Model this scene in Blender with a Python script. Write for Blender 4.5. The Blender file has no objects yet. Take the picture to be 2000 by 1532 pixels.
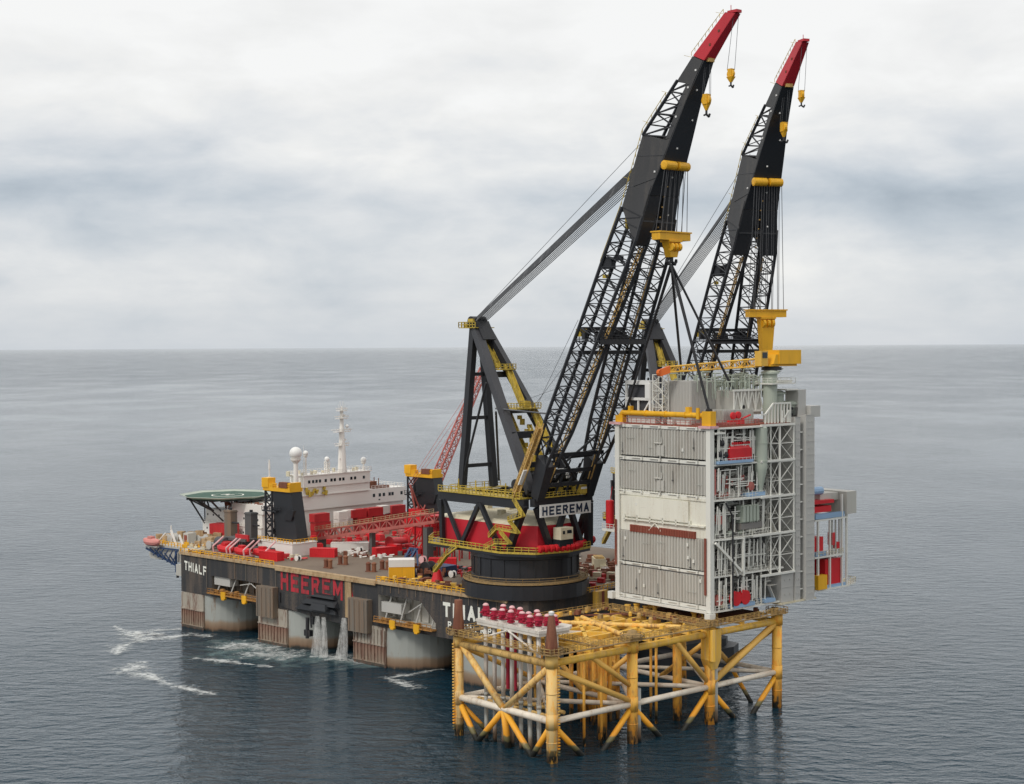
import bpy, math, random
from math import sin, cos, pi, radians, atan, sqrt, atan2
from mathutils import Vector, Matrix
random.seed(7)
S = bpy.context.scene
# ------------------------------------------------------------ camera
FPX, CAMH = 3000.0, 82.0
ROLL = atan(-0.0055)
PITCH = atan((766 - 676.5) * cos(ROLL) / FPX)
fw = Vector((0, cos(PITCH), -sin(PITCH))); upv = Vector((0, sin(PITCH), cos(PITCH))); rt = Vector((1, 0, 0))
cam_x = (rt * cos(ROLL) + upv * sin(ROLL)); cam_y = (upv * cos(ROLL) - rt * sin(ROLL))
cd = bpy.data.cameras.new('camera'); cam = bpy.data.objects.new('camera', cd); S.collection.objects.link(cam)
cd.sensor_width = 36; cd.lens = 36 * FPX / 2000; cd.clip_start = 1; cd.clip_end = 400000
Mx = Matrix.Identity(4)
for i in range(3):
    Mx[i][0] = cam_x[i]; Mx[i][1] = cam_y[i]; Mx[i][2] = -fw[i]
Mx[2][3] = CAMH
cam.matrix_world = Mx
S.camera = cam
S.view_settings.view_transform = 'Standard'; S.view_settings.look = 'None'
S.view_settings.exposure = 0.0; S.view_settings.gamma = 1
# ------------------------------------------------------------ node helper
class N:
    def __init__(s, nt): s.nt = nt; s.n = nt.nodes; s.l = nt.links
    def add(s, t, **k):
        nd = s.n.new(t)
        for a, b in k.items():
            if a.startswith('i_'): s.put(nd.inputs[a[2:].replace('_', ' ')], b)
            else: setattr(nd, a, b)
        return nd
    def put(s, sock, b):
        if isinstance(b, bpy.types.NodeSocket): s.l.new(b, sock)
        else: sock.default_value = b
    def math(s, op, a, b=None, c=None, clamp=False):
        nd = s.n.new('ShaderNodeMath'); nd.operation = op; nd.use_clamp = clamp
        s.put(nd.inputs[0], a)
        if b is not None: s.put(nd.inputs[1], b)
        if c is not None: s.put(nd.inputs[2], c)
        return nd.outputs[0]
    def vmap(s, vec, sc=(1, 1, 1), loc=(0, 0, 0), rot=(0, 0, 0)):
        nd = s.n.new('ShaderNodeMapping'); s.put(nd.inputs['Vector'], vec)
        nd.inputs['Scale'].default_value = sc; nd.inputs['Location'].default_value = loc; nd.inputs['Rotation'].default_value = rot
        return nd.outputs[0]
    def noise(s, vec, scale, detail=4, rough=.5, dist=0):
        nd = s.n.new('ShaderNodeTexNoise'); s.put(nd.inputs['Vector'], vec); nd.inputs['Scale'].default_value = scale
        nd.inputs['Detail'].default_value = detail; nd.inputs['Roughness'].default_value = rough; nd.inputs['Distortion'].default_value = dist
        return nd.outputs['Fac']
    def ramp(s, f, stops):
        nd = s.n.new('ShaderNodeValToRGB'); s.put(nd.inputs[0], f); cr = nd.color_ramp
        while len(cr.elements) < len(stops): cr.elements.new(0.5)
        for e, (p, c) in zip(cr.elements, stops):
            e.position = p
            e.color = (c, c, c, 1) if isinstance(c, (int, float)) else (*c, 1)
        return nd.outputs[0]
    def mix(s, f, a, b, mode='MIX'):
        nd = s.n.new('ShaderNodeMix'); nd.data_type = 'RGBA'; nd.blend_type = mode
        s.put(nd.inputs[0], f)
        for sock, v in ((nd.inputs[6], a), (nd.inputs[7], b)):
            if isinstance(v, tuple) and len(v) == 3: v = (*v, 1)
            s.put(sock, v)
        return nd.outputs[2]
    def rng(s, f, a, b, c=0., d=1.):
        nd = s.n.new('ShaderNodeMapRange'); nd.interpolation_type = 'SMOOTHSTEP'
        s.put(nd.inputs[0], f)
        for i, v in enumerate((a, b, c, d)): nd.inputs[i + 1].default_value = v
        return nd.outputs[0]
# ------------------------------------------------------------ world: overcast sky
SUN_EL, SUN_AZ = radians(48), radians(222)      # azimuth measured from +Y towards +X
w = bpy.data.worlds.new('World'); S.world = w; w.use_nodes = True
g = N(w.node_tree)
for n_ in list(g.n): g.n.remove(n_)
sky = g.add('ShaderNodeTexSky', sky_type='NISHITA'); sky.sun_disc = False
sky.sun_elevation = SUN_EL; sky.sun_rotation = SUN_AZ
tc = g.add('ShaderNodeTexCoord').outputs['Generated']
sx = g.add('ShaderNodeSeparateXYZ', i_Vector=tc)
X_, Y_, Z_ = sx.outputs
zp = g.math('ADD', g.math('MAXIMUM', Z_, 0.0), 0.045)
cv = g.add('ShaderNodeCombineXYZ', i_X=g.math('DIVIDE', X_, zp), i_Y=g.math('DIVIDE', Y_, zp), i_Z=0.0).outputs[0]
n1 = g.noise(g.vmap(cv, (.35, .42, 1), (3.1, 1.7, 0)), 1.0, 7, .52, .25)
n2 = g.noise(g.vmap(cv, (.11, .2, 1), (7.3, 5.2, 0)), 1.0, 4, .5)
n3 = g.noise(g.vmap(tc, (4.4, 4.0, 15.0), (0.6, 0.2, .37)), 1.0, 5, .5, .25)
n4 = g.noise(g.vmap(tc, (11., 11., 27.0), (4.6, 1.2, .9)), 1.0, 6, .55, .25)
cl = g.math('ADD', g.math('MULTIPLY', g.math('SUBTRACT', n4, .5), 1.45), g.math('MULTIPLY', g.math('SUBTRACT', n1, .5), .25))
cl = g.math('ADD', cl, g.math('ADD', g.math('MULTIPLY', g.math('SUBTRACT', n2, .5), .5), g.math('MULTIPLY', g.math('SUBTRACT', n3, .5), 1.7)))
base = g.ramp(Z_, [(0.0, .70), (.02, .73), (.055, .76), (.075, .70), (.095, .61), (.112, .70), (.13, .76), (.16, .88), (.21, .98), (.3, 1.0), (1.0, 1.0)])
val = g.math('ADD', base, g.math('MULTIPLY', cl, g.ramp(Z_, [(0.0, .10), (.04, .26), (.12, .36), (.2, .2), (.35, .16), (1, .16)])))
val = g.math('MINIMUM', g.math('MAXIMUM', val, .3), .97)
tint = g.ramp(val, [(.35, (.78, .93, 1.10)), (.6, (.87, .96, 1.06)), (.76, (.955, .985, 1.02)), (.9, (1.0, .998, .985))])
vv = g.add('ShaderNodeCombineXYZ', i_X=val, i_Y=val, i_Z=val).outputs[0]
col = g.mix(1.0, vv, tint, 'MULTIPLY')
b1 = g.add('ShaderNodeBackground', i_Color=sky.outputs[0], i_Strength=.1)
b2 = g.add('ShaderNodeBackground', i_Color=col, i_Strength=1.0)
ms = g.add('ShaderNodeMixShader'); ms.inputs[0].default_value = .93
g.l.new(b1.outputs[0], ms.inputs[1]); g.l.new(b2.outputs[0], ms.inputs[2])
wo = g.add('ShaderNodeOutputWorld'); g.l.new(ms.outputs[0], wo.inputs[0])
ld = bpy.data.lights.new('sun', 'SUN'); ld.energy = 1.5; ld.angle = radians(14); ld.color = (1, .965, .91)
sun = bpy.data.objects.new('sun', ld); S.collection.objects.link(sun)
sdir = Vector((sin(SUN_AZ) * cos(SUN_EL), cos(SUN_AZ) * cos(SUN_EL), sin(SUN_EL)))
sun.rotation_euler = sdir.to_track_quat('Z', 'Y').to_euler()
# ------------------------------------------------------------ frames and pixel rays (all measuring happens on real planes)
def ray(px, py):
    return fw + cam_x * ((px - 1000) / FPX) - cam_y * ((py - 766) / FPX)
class Frame:
    def __init__(s, ox, oy, deg):
        a = radians(deg); s.o = Vector((ox, oy, 0)); s.u = Vector((cos(a), sin(a), 0)); s.v = Vector((-sin(a), cos(a), 0)); s.a = a
    def loc(s, P): q = P - s.o; return Vector((q.dot(s.u), q.dot(s.v), P.z))
    def w(s, u, v, z=0): return s.o + s.u * u + s.v * v + Vector((0, 0, z))
    def onv(s, px, py, v):      # point of the plane v = const
        d = ray(px, py); C = Vector((0, 0, CAMH)); t = (s.w(0, v) - C).dot(s.v) / d.dot(s.v); return s.loc(C + d * t)
    def onu(s, px, py, u):
        d = ray(px, py); C = Vector((0, 0, CAMH)); t = (s.w(u, 0) - C).dot(s.u) / d.dot(s.u); return s.loc(C + d * t)
    def onz(s, px, py, z):
        d = ray(px, py); t = (z - CAMH) / d.z; return s.loc(Vector((0, 0, CAMH)) + d * t)
HF = Frame(-97.8, 451, -43)          # hull: u towards the stern, v across to starboard
JF = Frame(7.5, 300.1, 41)           # jacket and topside
C1 = Frame(3.04, 375.2, -48)         # near crane: u forward along its boom
c2w = HF.w(126, 74.6)
C2 = Frame(c2w.x, c2w.y, -70)
# ------------------------------------------------------------ mesh builder
class MB:
    def __init__(s): s.v = []; s.f = []
    def add(s, vs, fs):
        k = len(s.v); s.v += [tuple(x) for x in vs]; s.f += [tuple(i + k for i in f) for f in fs]; return s
    def box(s, a, b, rot=0):
        x0, y0, z0 = a; x1, y1, z1 = b
        vs = [(x0, y0, z0), (x1, y0, z0), (x1, y1, z0), (x0, y1, z0), (x0, y0, z1), (x1, y0, z1), (x1, y1, z1), (x0, y1, z1)]
        if rot:
            cx, cy = (x0 + x1) / 2, (y0 + y1) / 2; c, t = cos(rot), sin(rot)
            vs = [(cx + (x - cx) * c - (y - cy) * t, cy + (x - cx) * t + (y - cy) * c, z) for x, y, z in vs]
        return s.add(vs, [(0, 3, 2, 1), (4, 5, 6, 7), (0, 1, 5, 4), (1, 2, 6, 5), (2, 3, 7, 6), (3, 0, 4, 7)])
    def cb(s, c, d, rot=0):
        return s.box([c[i] - d[i] / 2 for i in range(3)], [c[i] + d[i] / 2 for i in range(3)], rot)
    def hexa(s, lo, hi):        # 4 low points, 4 high points
        return s.add(list(lo) + list(hi), [(0, 3, 2, 1), (4, 5, 6, 7), (0, 1, 5, 4), (1, 2, 6, 5), (2, 3, 7, 6), (3, 0, 4, 7)])
    def tube(s, a, b, r, r1=None, n=8, caps=True):
        a = Vector(a); b = Vector(b); d = b - a
        if d.length < 1e-6: return s
        r1 = r if r1 is None else r1
        z = d.normalized(); x = z.orthogonal().normalized(); y = z.cross(x)
        vs = []
        for p, rr in ((a, r), (b, r1)):
            for i in range(n):
                t = 2 * pi * i / n; vs.append(p + x * (cos(t) * rr) + y * (sin(t) * rr))
        fs = [(i, (i + 1) % n, n + (i + 1) % n, n + i) for i in range(n)]
        if caps: fs += [tuple(range(n - 1, -1, -1)), tuple(range(n, 2 * n))]
        return s.add(vs, fs)
    def beam(s, a, b, w, h=None):   # rectangular beam, h in the vertical plane
        a = Vector(a); b = Vector(b); d = b - a; h = w if h is None else h
        if d.length < 1e-6: return s
        z = d.normalized(); up = Vector((0, 0, 1)) if abs(z.z) < .95 else Vector((1, 0, 0))
        x = z.cross(up).normalized() * (w / 2); y = z.cross(x).normalized() * (h / 2)
        return s.hexa([a - x - y, a + x - y, a + x + y, a - x + y], [b - x - y, b + x - y, b + x + y, b - x + y])
    def poly(s, pts, r, n=6):
        for a, b in zip(pts[:-1], pts[1:]): s.tube(a, b, r, n=n)
        return s
    def lathe(s, c, prof, n=24, axis='z'):
        vs = []
        for r, h in prof:
            for i in range(n):
                t = 2 * pi * i / n; x, y = cos(t) * r, sin(t) * r
                p = (x, y, h) if axis == 'z' else ((h, x, y) if axis == 'x' else (x, h, y))
                vs.append((c[0] + p[0], c[1] + p[1], c[2] + p[2]))
        m = len(prof); fs = []
        for k in range(m - 1):
            for i in range(n): j = (i + 1) % n; fs.append((k * n + i, k * n + j, (k + 1) * n + j, (k + 1) * n + i))
        fs += [tuple(range(n - 1, -1, -1)), tuple(range((m - 1) * n, m * n))]
        return s.add(vs, fs)
    def ball(s, c, r, n=14, sq=1.0):
        return s.lathe(c, [(max(.02, sin(pi * k / 9)) * r, -cos(pi * k / 9) * r * sq) for k in range(10)], n)
    def prism(s, pts, z0, z1):
        n = len(pts)
        return s.add([(x, y, z0) for x, y in pts] + [(x, y, z1) for x, y in pts],
            [tuple(range(n - 1, -1, -1)), tuple(range(n, 2 * n))] + [(i, (i + 1) % n, n + (i + 1) % n, n + i) for i in range(n)])
    def slab(s, pts, off):      # 3-D polygon given a thickness vector
        n = len(pts); o = Vector(off); P = [Vector(p) for p in pts]
        return s.add(P + [p + o for p in P], [tuple(range(n - 1, -1, -1)), tuple(range(n, 2 * n))] + [(i, (i + 1) % n, n + (i + 1) % n, n + i) for i in range(n)])
    def rail(s, pts, h=1.15, step=2.2, r=.06, n=4, bars=2):
        for a, b in zip(pts[:-1], pts[1:]):
            a = Vector(a); b = Vector(b); L = (b - a).length; k = max(1, int(L / step))
            for i in range(k + 1):
                p = a.lerp(b, i / k); s.tube(p, p + Vector((0, 0, h)), r, n=n, caps=False)
            for q in range(bars):
                hh = Vector((0, 0, h * (q + 1) / bars)); s.tube(a + hh, b + hh, r, n=n, caps=False)
        return s
    def lattice(s, A, B, n, rc, rb, faces=(0, 1, 2, 3), cross=False, hz=True):
        A = [Vector(p) for p in A]; B = [Vector(p) for p in B]; m = len(A)
        for i in range(m): s.tube(A[i], B[i], rc, n=6)
        for k in range(n):
            for i in faces:
                j = (i + 1) % m
                a0, a1 = A[i].lerp(B[i], k / n), A[i].lerp(B[i], (k + 1) / n)
                c0, c1 = A[j].lerp(B[j], k / n), A[j].lerp(B[j], (k + 1) / n)
                if cross: s.tube(a0, c1, rb, n=4, caps=False); s.tube(c0, a1, rb, n=4, caps=False)
                elif k % 2: s.tube(a0, c1, rb, n=4, caps=False)
                else: s.tube(c0, a1, rb, n=4, caps=False)
                if hz: s.tube(a1, c1, rb, n=4, caps=False)
        return s
    def build(s, name, mat, parent=None, label=None, smooth=False, off=None):
        o_ = OFF.get(parent.name if parent else None, (0, 0, 0)) if off is None else off
        me = bpy.data.meshes.new(name)
        me.from_pydata([(x - o_[0], y - o_[1], z - o_[2]) for x, y, z in s.v], [], s.f); me.update()
        import bmesh
        bm = bmesh.new(); bm.from_mesh(me); bmesh.ops.recalc_face_normals(bm, faces=bm.faces); bm.to_mesh(me); bm.free()
        me.materials.append(M[mat] if isinstance(mat, str) else mat)
        if smooth:
            for p in me.polygons: p.use_smooth = len(p.vertices) <= 4
        o = bpy.data.objects.new(name, me); S.collection.objects.link(o)
        if parent: o.parent = parent; OFF[o.name] = o_
        if label: o['label'] = label
        return o
OFF = {}
def thing(name, label, cat, fr, base=(0, 0, 0), group=None, kind=None):
    o = bpy.data.objects.new(name, None); S.collection.objects.link(o)
    o.location = fr.w(*base); o.rotation_euler = (0, 0, fr.a); o.empty_display_size = 1
    o['label'] = label
    if cat: o['category'] = cat
    if group: o['group'] = group
    if kind: o['kind'] = kind
    OFF[o.name] = tuple(base)
    return o
def copy_tree(o, parent=None):
    c = o.copy(); S.collection.objects.link(c)
    if parent: c.parent = parent
    for ch in list(o.children): copy_tree(ch, c)
    return c
GL = {'H': [((0, 0), (0, 1)), ((1, 0), (1, 1)), ((0, .5), (1, .5))], 'E': [((0, 0), (0, 1)), ((0, 1), (1, 1)), ((0, .5), (.85, .5)), ((0, 0), (1, 0))],
      'R': [((0, 0), (0, 1)), ((0, 1), (.8, 1)), ((.8, 1), (1, .78)), ((1, .78), (.8, .5)), ((.8, .5), (0, .5)), ((.45, .5), (1, 0))],
      'M': [((0, 0), (0, 1)), ((1.25, 0), (1.25, 1)), ((0, 1), (.62, .3)), ((.62, .3), (1.25, 1))], 'A': [((0, 0), (.5, 1)), ((.5, 1), (1, 0)), ((.2, .3), (.8, .3))],
      'T': [((0, 1), (1, 1)), ((.5, 0), (.5, 1))], 'I': [((0, 0), (0, 1))], 'L': [((0, 0), (0, 1)), ((0, 0), (.9, 0))], 'F': [((0, 0), (0, 1)), ((0, 1), (1, 1)), ((0, .52), (.8, .52))],
      'P': [((0, 0), (0, 1)), ((0, 1), (.8, 1)), ((.8, 1), (1, .76)), ((1, .76), (.8, .46)), ((.8, .46), (0, .46))], 'N': [((0, 0), (0, 1)), ((1, 0), (1, 1)), ((0, 1), (1, 0))],
      '.': [((0, 0), (.001, .06))]}
GW = {'M': 1.25, 'I': 0, '.': 0, ' ': .3}
def lettering(txt, name, mat, parent, org, right, w, h, up=(0, 0, 1), out=None, depth=.06, bold=.2, gap=.5):
    """bold block letters painted on a plane: org = lower left corner, out = the side they face"""
    t = bold; adv = [GW.get(c, 1) * .62 for c in txt]; tot = sum(adv) + (gap * .62 + t) * (len(txt) - 1) + t
    R = Vector(right).normalized(); U = Vector(up); O = Vector(org); T = Vector(out); m = MB(); x = t / 2; n_ = 0
    for c, ad in zip(txt, adv):
        for (ax_, ay), (bx, by) in GL.get(c, []):
            A = Vector((x + ax_ * .62, t / 2 + ay * (1 - t))); B = Vector((x + bx * .62, t / 2 + by * (1 - t))); d = (B - A)
            if d.length < 1e-4: continue
            d.normalize(); e = Vector((-d.y, d.x)) * t / 2; A2 = A - d * t / 2 * .98; B2 = B + d * t / 2 * .98
            n_ += 1; off = T * (depth + .004 * (n_ % 7))
            q = [A2 - e, B2 - e, B2 + e, A2 + e]
            P = [O + R * (p.x / tot * w) + U * (p.y * h) for p in q]
            m.slab(P, off)
        x += ad + gap * .62 + t
    return m.build(name, mat, parent)
# ------------------------------------------------------------ materials
M = {}
def newmat(name):
    m = bpy.data.materials.new(name); m.use_nodes = True; M[name] = m
    g = N(m.node_tree); b = g.n['Principled BSDF']; return m, g, b
def steel(name, col, wear=(.16, .07, .03), amt=.3, rough=.5, metal=0., sc=.6, streak=.12, var=.25, bump=.0, spec=.4, dirt=None):
    m, g, b = newmat(name)
    tc = g.add('ShaderNodeTexCoord').outputs['Object']
    st = g.noise(g.vmap(tc, (1, 1, streak)), sc, 7, .62)
    big = g.noise(g.vmap(tc, (1, 1, .5)), sc * .3, 3, .5)
    fine = g.noise(tc, sc * 6, 3, .6)
    lo = .62 - amt * .35
    f = g.rng(g.math('ADD', g.math('MULTIPLY', st, .75), g.math('MULTIPLY', fine, .25)), lo, lo + .2, 0, min(1, amt * 1.6))
    c = tuple(col)
    v = g.mix(big, tuple(x * (1 - var) for x in c), tuple(min(1, x * (1 + var)) for x in c))
    if dirt: v = g.mix(g.rng(g.noise(g.vmap(tc, (1, 1, .1)), sc * 1.7, 5, .6), .45, .7), v, dirt)
    res = g.mix(f, v, wear)
    g.l.new(res, b.inputs['Base Color'])
    b.inputs['Roughness'].default_value = rough; b.inputs['Metallic'].default_value = metal; b.inputs['Specular IOR Level'].default_value = spec
    if bump:
        bp = g.add('ShaderNodeBump', i_Strength=.5, i_Distance=bump, i_Height=fine); g.l.new(bp.outputs[0], b.inputs['Normal'])
    return m
RUST = (.17, .065, .028)
steel('black_steel', (.022, .024, .028), (.07, .06, .055), .22, .42)
steel('crane_black', (.023, .024, .028), (.05, .046, .044), .2, .4)
steel('crane_plate', (.040, .040, .042), (.09, .08, .07), .4, .5, var=.4, sc=.3, dirt=(.055, .052, .05))  # paler than crane_black: light on the head's side plates put into the colour
steel('frame_grey', (.06, .06, .066), (.03, .03, .033), .3, .45)
steel('crane_yellow', (.55, .40, .06), (.10, .075, .03), .45, .5, sc=1.2)
steel('bright_yellow', (.80, .42, .02), (.30, .15, .03), .3, .45, sc=.8)
steel('jacket_yellow', (.83, .48, .07), (.33, .2, .08), .34, .5, sc=.7, dirt=(.74, .48, .17))
steel('jacket_tan', (.58, .37, .12), (.2, .12, .05), .5, .7, sc=1.0)
steel('grating_brown', (.28, .19, .09), (.4, .25, .09), .5, .8, sc=1.5)
steel('crane_red', (.52, .022, .035), (.2, .03, .03), .2, .4)
steel('bright_red', (.60, .018, .025), (.25, .03, .03), .25, .45, sc=1.3)
steel('container_red', (.50, .03, .035), (.3, .08, .05), .3, .5, sc=1.3)
steel('faded_red', (.45, .13, .11), (.28, .1, .07), .4, .6, sc=1.0)
steel('pink_cover', (.62, .24, .21), (.5, .3, .25), .3, .6)
steel('wellhead_red', (.40, .02, .05), (.2, .02, .03), .3, .4, sc=2)
steel('wellhead_pink', (.72, .42, .42), (.5, .15, .18), .3, .5, sc=2)
steel('hull_black', (.036, .037, .040), (.13, .10, .08), .5, .6, sc=.35, streak=.08, var=.4, dirt=(.055, .05, .045))
steel('hull_grey', (.15, .135, .115), (.22, .15, .1), .6, .7, sc=.5, streak=.06, dirt=(.2, .17, .14))
steel('deck_tan', (.17, .13, .095), (.13, .09, .065), .4, .8, sc=.12, streak=1, var=.2)
steel('edge_tan', (.46, .33, .19), (.25, .14, .06), .5, .75, sc=.8)
steel('ship_white', (.78, .75, .70), (.55, .42, .32), .22, .5, sc=.35, var=.06)
steel('white_paint', (.80, .79, .76), (.55, .5, .42), .2, .45, var=.05)
steel('wall_cream', (.78, .76, .66), (.5, .42, .3), .36, .5, sc=.5, var=.06, streak=.12, dirt=(.74, .72, .62))
steel('module_white', (.74, .73, .67), (.45, .4, .32), .22, .5, sc=.5, var=.06)
steel('module_grey', (.50, .485, .44), (.34, .3, .25), .36, .55, sc=.35, var=.10, streak=.12, dirt=(.46, .44, .395))
steel('panel_grey', (.48, .47, .44), (.3, .29, .27), .2, .5, var=.08)
steel('pipe_grey', (.50, .50, .46), (.16, .14, .12), .35, .4, metal=.3, sc=1.5)
steel('pipe_dark', (.20, .19, .18), (.25, .2, .15), .35, .5, sc=1.5)
steel('vessel_green', (.40, .44, .37), (.3, .3, .25), .2, .45)
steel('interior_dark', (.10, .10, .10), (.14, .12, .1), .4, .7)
steel('skid_blue', (.28, .42, .60), (.3, .35, .4), .25, .5)
steel('dark_blue', (.03, .06, .14), (.08, .09, .12), .3, .5)
steel('rust_brown', (.17, .06, .035), (.28, .12, .06), .5, .75, sc=1.2)
steel('red_primer', (.26, .07, .045), (.4, .3, .22), .3, .7)
steel('helideck_green', (.03, .085, .06), (.14, .2, .15), .35, .7, sc=.4, streak=1)
steel('rubber', (.03, .03, .032), (.08, .07, .06), .3, .8)
steel('cream', (.66, .60, .44), (.4, .3, .18), .35, .6)
steel('rope_grey', (.11, .113, .12), (.4, .4, .42), .3, .6)
steel('rope_wire', (.09, .09, .095), (.05, .05, .05), .3, .5)
steel('rope_dark', (.025, .025, .028), (.06, .05, .05), .3, .6)
steel('letter_white', (.82, .80, .72), (.55, .35, .2), .28, .6, sc=.9)
steel('letter_red', (.50, .03, .045), (.06, .045, .045), .5, .6, sc=.7, streak=.15)
steel('letter_navy', (.012, .025, .06), (.02, .03, .06), .1, .5)
steel('rust_orange', (.42, .20, .05), (.12, .06, .03), .5, .7, sc=1.5)
steel('orange_paint', (.75, .16, .03), (.4, .1, .03), .3, .5)
m, g, b = newmat('window_glass'); b.inputs['Base Color'].default_value = (.02, .025, .03, 1); b.inputs['Roughness'].default_value = .12
def banded(name, top, stops, amp=.9, wear=RUST, amt=.35, rough=.6, sc=.6, blot=None):
    """paint scheme that changes with the height above the sea (splash zone, growth, rust)"""
    m, g, b = newmat(name)
    ge = g.add('ShaderNodeNewGeometry').outputs['Position']
    z = g.add('ShaderNodeSeparateXYZ', i_Vector=ge).outputs[2]
    st = g.noise(g.vmap(ge, (1, 1, .12)), sc, 6, .6)
    zz = g.math('ADD', z, g.math('MULTIPLY', g.math('SUBTRACT', st, .5), amp * 4))
    f = g.math('DIVIDE', g.math('ADD', zz, 4), 30, clamp=True)
    c = g.ramp(f, [((h + 4) / 30, cc) for h, cc in stops] + [(1, top)])
    if blot: c = g.mix(g.rng(g.noise(g.vmap(ge, (1, 1, .4)), .8, 6, .65), .50, .60, 0, .8), c, blot)
    fine = g.noise(g.vmap(ge, (1, 1, .25)), sc * 3, 6, .65)
    lo = .62 - amt * .3
    c = g.mix(g.rng(g.math('ADD', g.math('MULTIPLY', st, .5), g.math('MULTIPLY', fine, .5)), lo, lo + .14, 0, .85), c, wear)
    g.l.new(c, b.inputs['Base Color']); b.inputs['Roughness'].default_value = rough
    return m
banded('leg_paint', (.83, .49, .07), [(1.4, (.018, .02, .015)), (1.7, (.10, .08, .04)), (2.6, (.13, .1, .05)), (2.9, (.55, .24, .04)), (4, (.8, .40, .06)), (9, (.84, .45, .07))], .25, (.34, .17, .06), .42, blot=(.86, .34, .03))
banded('leg_cream', (.82, .50, .11), [(1.3, (.02, .02, .015)), (1.6, (.10, .08, .04)), (2.4, (.16, .12, .05)), (2.7, (.66, .48, .22)), (12, (.78, .52, .2))], .25, (.36, .19, .08), .45, blot=(.82, .40, .06))
banded('brace_orange', (.8, .45, .08), [(1.3, (.02, .02, .015)), (1.6, (.14, .12, .05)), (2.4, (.2, .17, .07)), (2.7, (.82, .34, .02)), (7.0, (.86, .42, .03)), (9, (.80, .48, .12))], .3, (.4, .25, .1), .22)
steel('brace_white', (.78, .70, .58), (.42, .28, .18), .35, .6, sc=.8)
steel('conductor_white', (.66, .62, .56), (.35, .27, .2), .35, .55, sc=.8)
banded('column_paint', (.38, .40, .375), [(0.3, (.02, .022, .02)), (1.0, (.2, .12, .07)), (2.6, (.3, .22, .15)), (3.6, (.36, .37, .34))], .5, (.24, .15, .09), .28, sc=.3)
banded('fender_paint', (.36, .32, .26), [(0.2, (.03, .03, .025)), (1.0, (.30, .24, .18)), (5.2, (.24, .13, .09)), (5.6, (.38, .34, .28))], .15, (.16, .08, .055), .55, sc=.6)
# ------------------------------------------------------------ sea and foam
m, g, b = newmat('sea_water')
ps = g.add('ShaderNodeNewGeometry').outputs['Position']
big = g.noise(g.vmap(ps, (.006, .0032, 1)), 1, 3, .5)
patch = g.noise(g.vmap(ps, (.0009, .00045, 1), (2, 5, 0)), 1, 3, .5)
s1 = g.noise(g.vmap(ps, (.045, .075, 1), rot=(0, 0, .25)), 1, 3, .5)
s2 = g.noise(g.vmap(ps, (.13, .27, 1), rot=(0, 0, .2)), 1, 5, .58, .4)
s3 = g.noise(g.vmap(ps, (.8, 1.25, 1), rot=(0, 0, -.3)), 1, 3, .6)
dist = g.math('SUBTRACT', g.add('ShaderNodeSeparateXYZ', i_Vector=ps).outputs[1], 0.0)
s2b = g.noise(g.vmap(ps, (.21, .34, 1), (5, 9, 0), rot=(0, 0, -.75)), 1, 4, .6, .3)
s2p = g.math('POWER', g.math('ADD', g.math('MULTIPLY', s2, .62), g.math('MULTIPLY', s2b, .38)), 2.2)
h = g.math('ADD', g.math('MULTIPLY', s1, .35), g.math('ADD', g.math('MULTIPLY', s2p, 1.6), g.math('MULTIPLY', s3, .075)))
h = g.math('MULTIPLY', h, g.math('ADD', g.rng(g.math('ADD', g.math('MULTIPLY', big, .7), g.math('MULTIPLY', g.noise(g.vmap(ps, (.022, .014, 1)), 1, 4, .6, .5), .3)), .38, .62, 0, .85), g.math('ADD', g.math('MULTIPLY', patch, .5), .22)))
h = g.math('MULTIPLY', h, g.rng(dist, 290, 850, 1.6, .6))
h = g.math('MULTIPLY', h, g.math('ADD', 1.0, g.rng(g.math('ADD', dist, g.math('MULTIPLY', patch, 3500.)), 2400, 7500, 0, 6.0)))
bp = g.add('ShaderNodeBump', i_Strength=1.0, i_Distance=1.0, i_Height=h)
g.l.new(bp.outputs[0], b.inputs['Normal'])
b.inputs['Base Color'].default_value = (.007, .029, .046, 1); b.inputs['IOR'].default_value = 1.315
b.inputs['Roughness'].default_value = .07; b.inputs['Specular IOR Level'].default_value = .5
sea = MB()
R_ = 150000
sea.add([(-R_, -3000, 0), (R_, -3000, 0), (R_, R_, 0), (-R_, R_, 0)], [(0, 1, 2, 3)])
sea = sea.build('sea', 'sea_water'); sea['kind'] = 'structure'; sea['label'] = 'grey blue rippled sea reaching the horizon'

def foam_mat(name, colr, sc, lo, hi, tr=.0, maxa=1.0, st=(1, 1, 1)):
    m, g, b = newmat(name)
    ps = g.add('ShaderNodeNewGeometry').outputs['Position']
    at = g.add('ShaderNodeAttribute', attribute_name='fall').outputs['Fac']
    nz = g.math('ADD', g.math('MULTIPLY', g.noise(g.vmap(ps, st), sc, 7, .68, .8), .8), g.math('MULTIPLY', g.noise(ps, sc * .25, 3, .5), .35))
    a = g.rng(g.math('ADD', nz, g.math('MULTIPLY', g.math('SUBTRACT', at, 1.0), .42)), lo, hi, 0, maxa)
    g.l.new(a, b.inputs['Alpha']); b.inputs['Base Color'].default_value = (*colr, 1); b.inputs['Roughness'].default_value = .8
    return m
foam_mat('foam_white', (.78, .80, .78), .55, .36, .78, maxa=.85)
foam_mat('churn_teal', (.20, .30, .30), .16, .34, .80, maxa=.6)
foam_mat('mist_water', (.74, .73, .70), 2.6, .34, .86, maxa=.62, st=(1, 1, .06))
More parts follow.
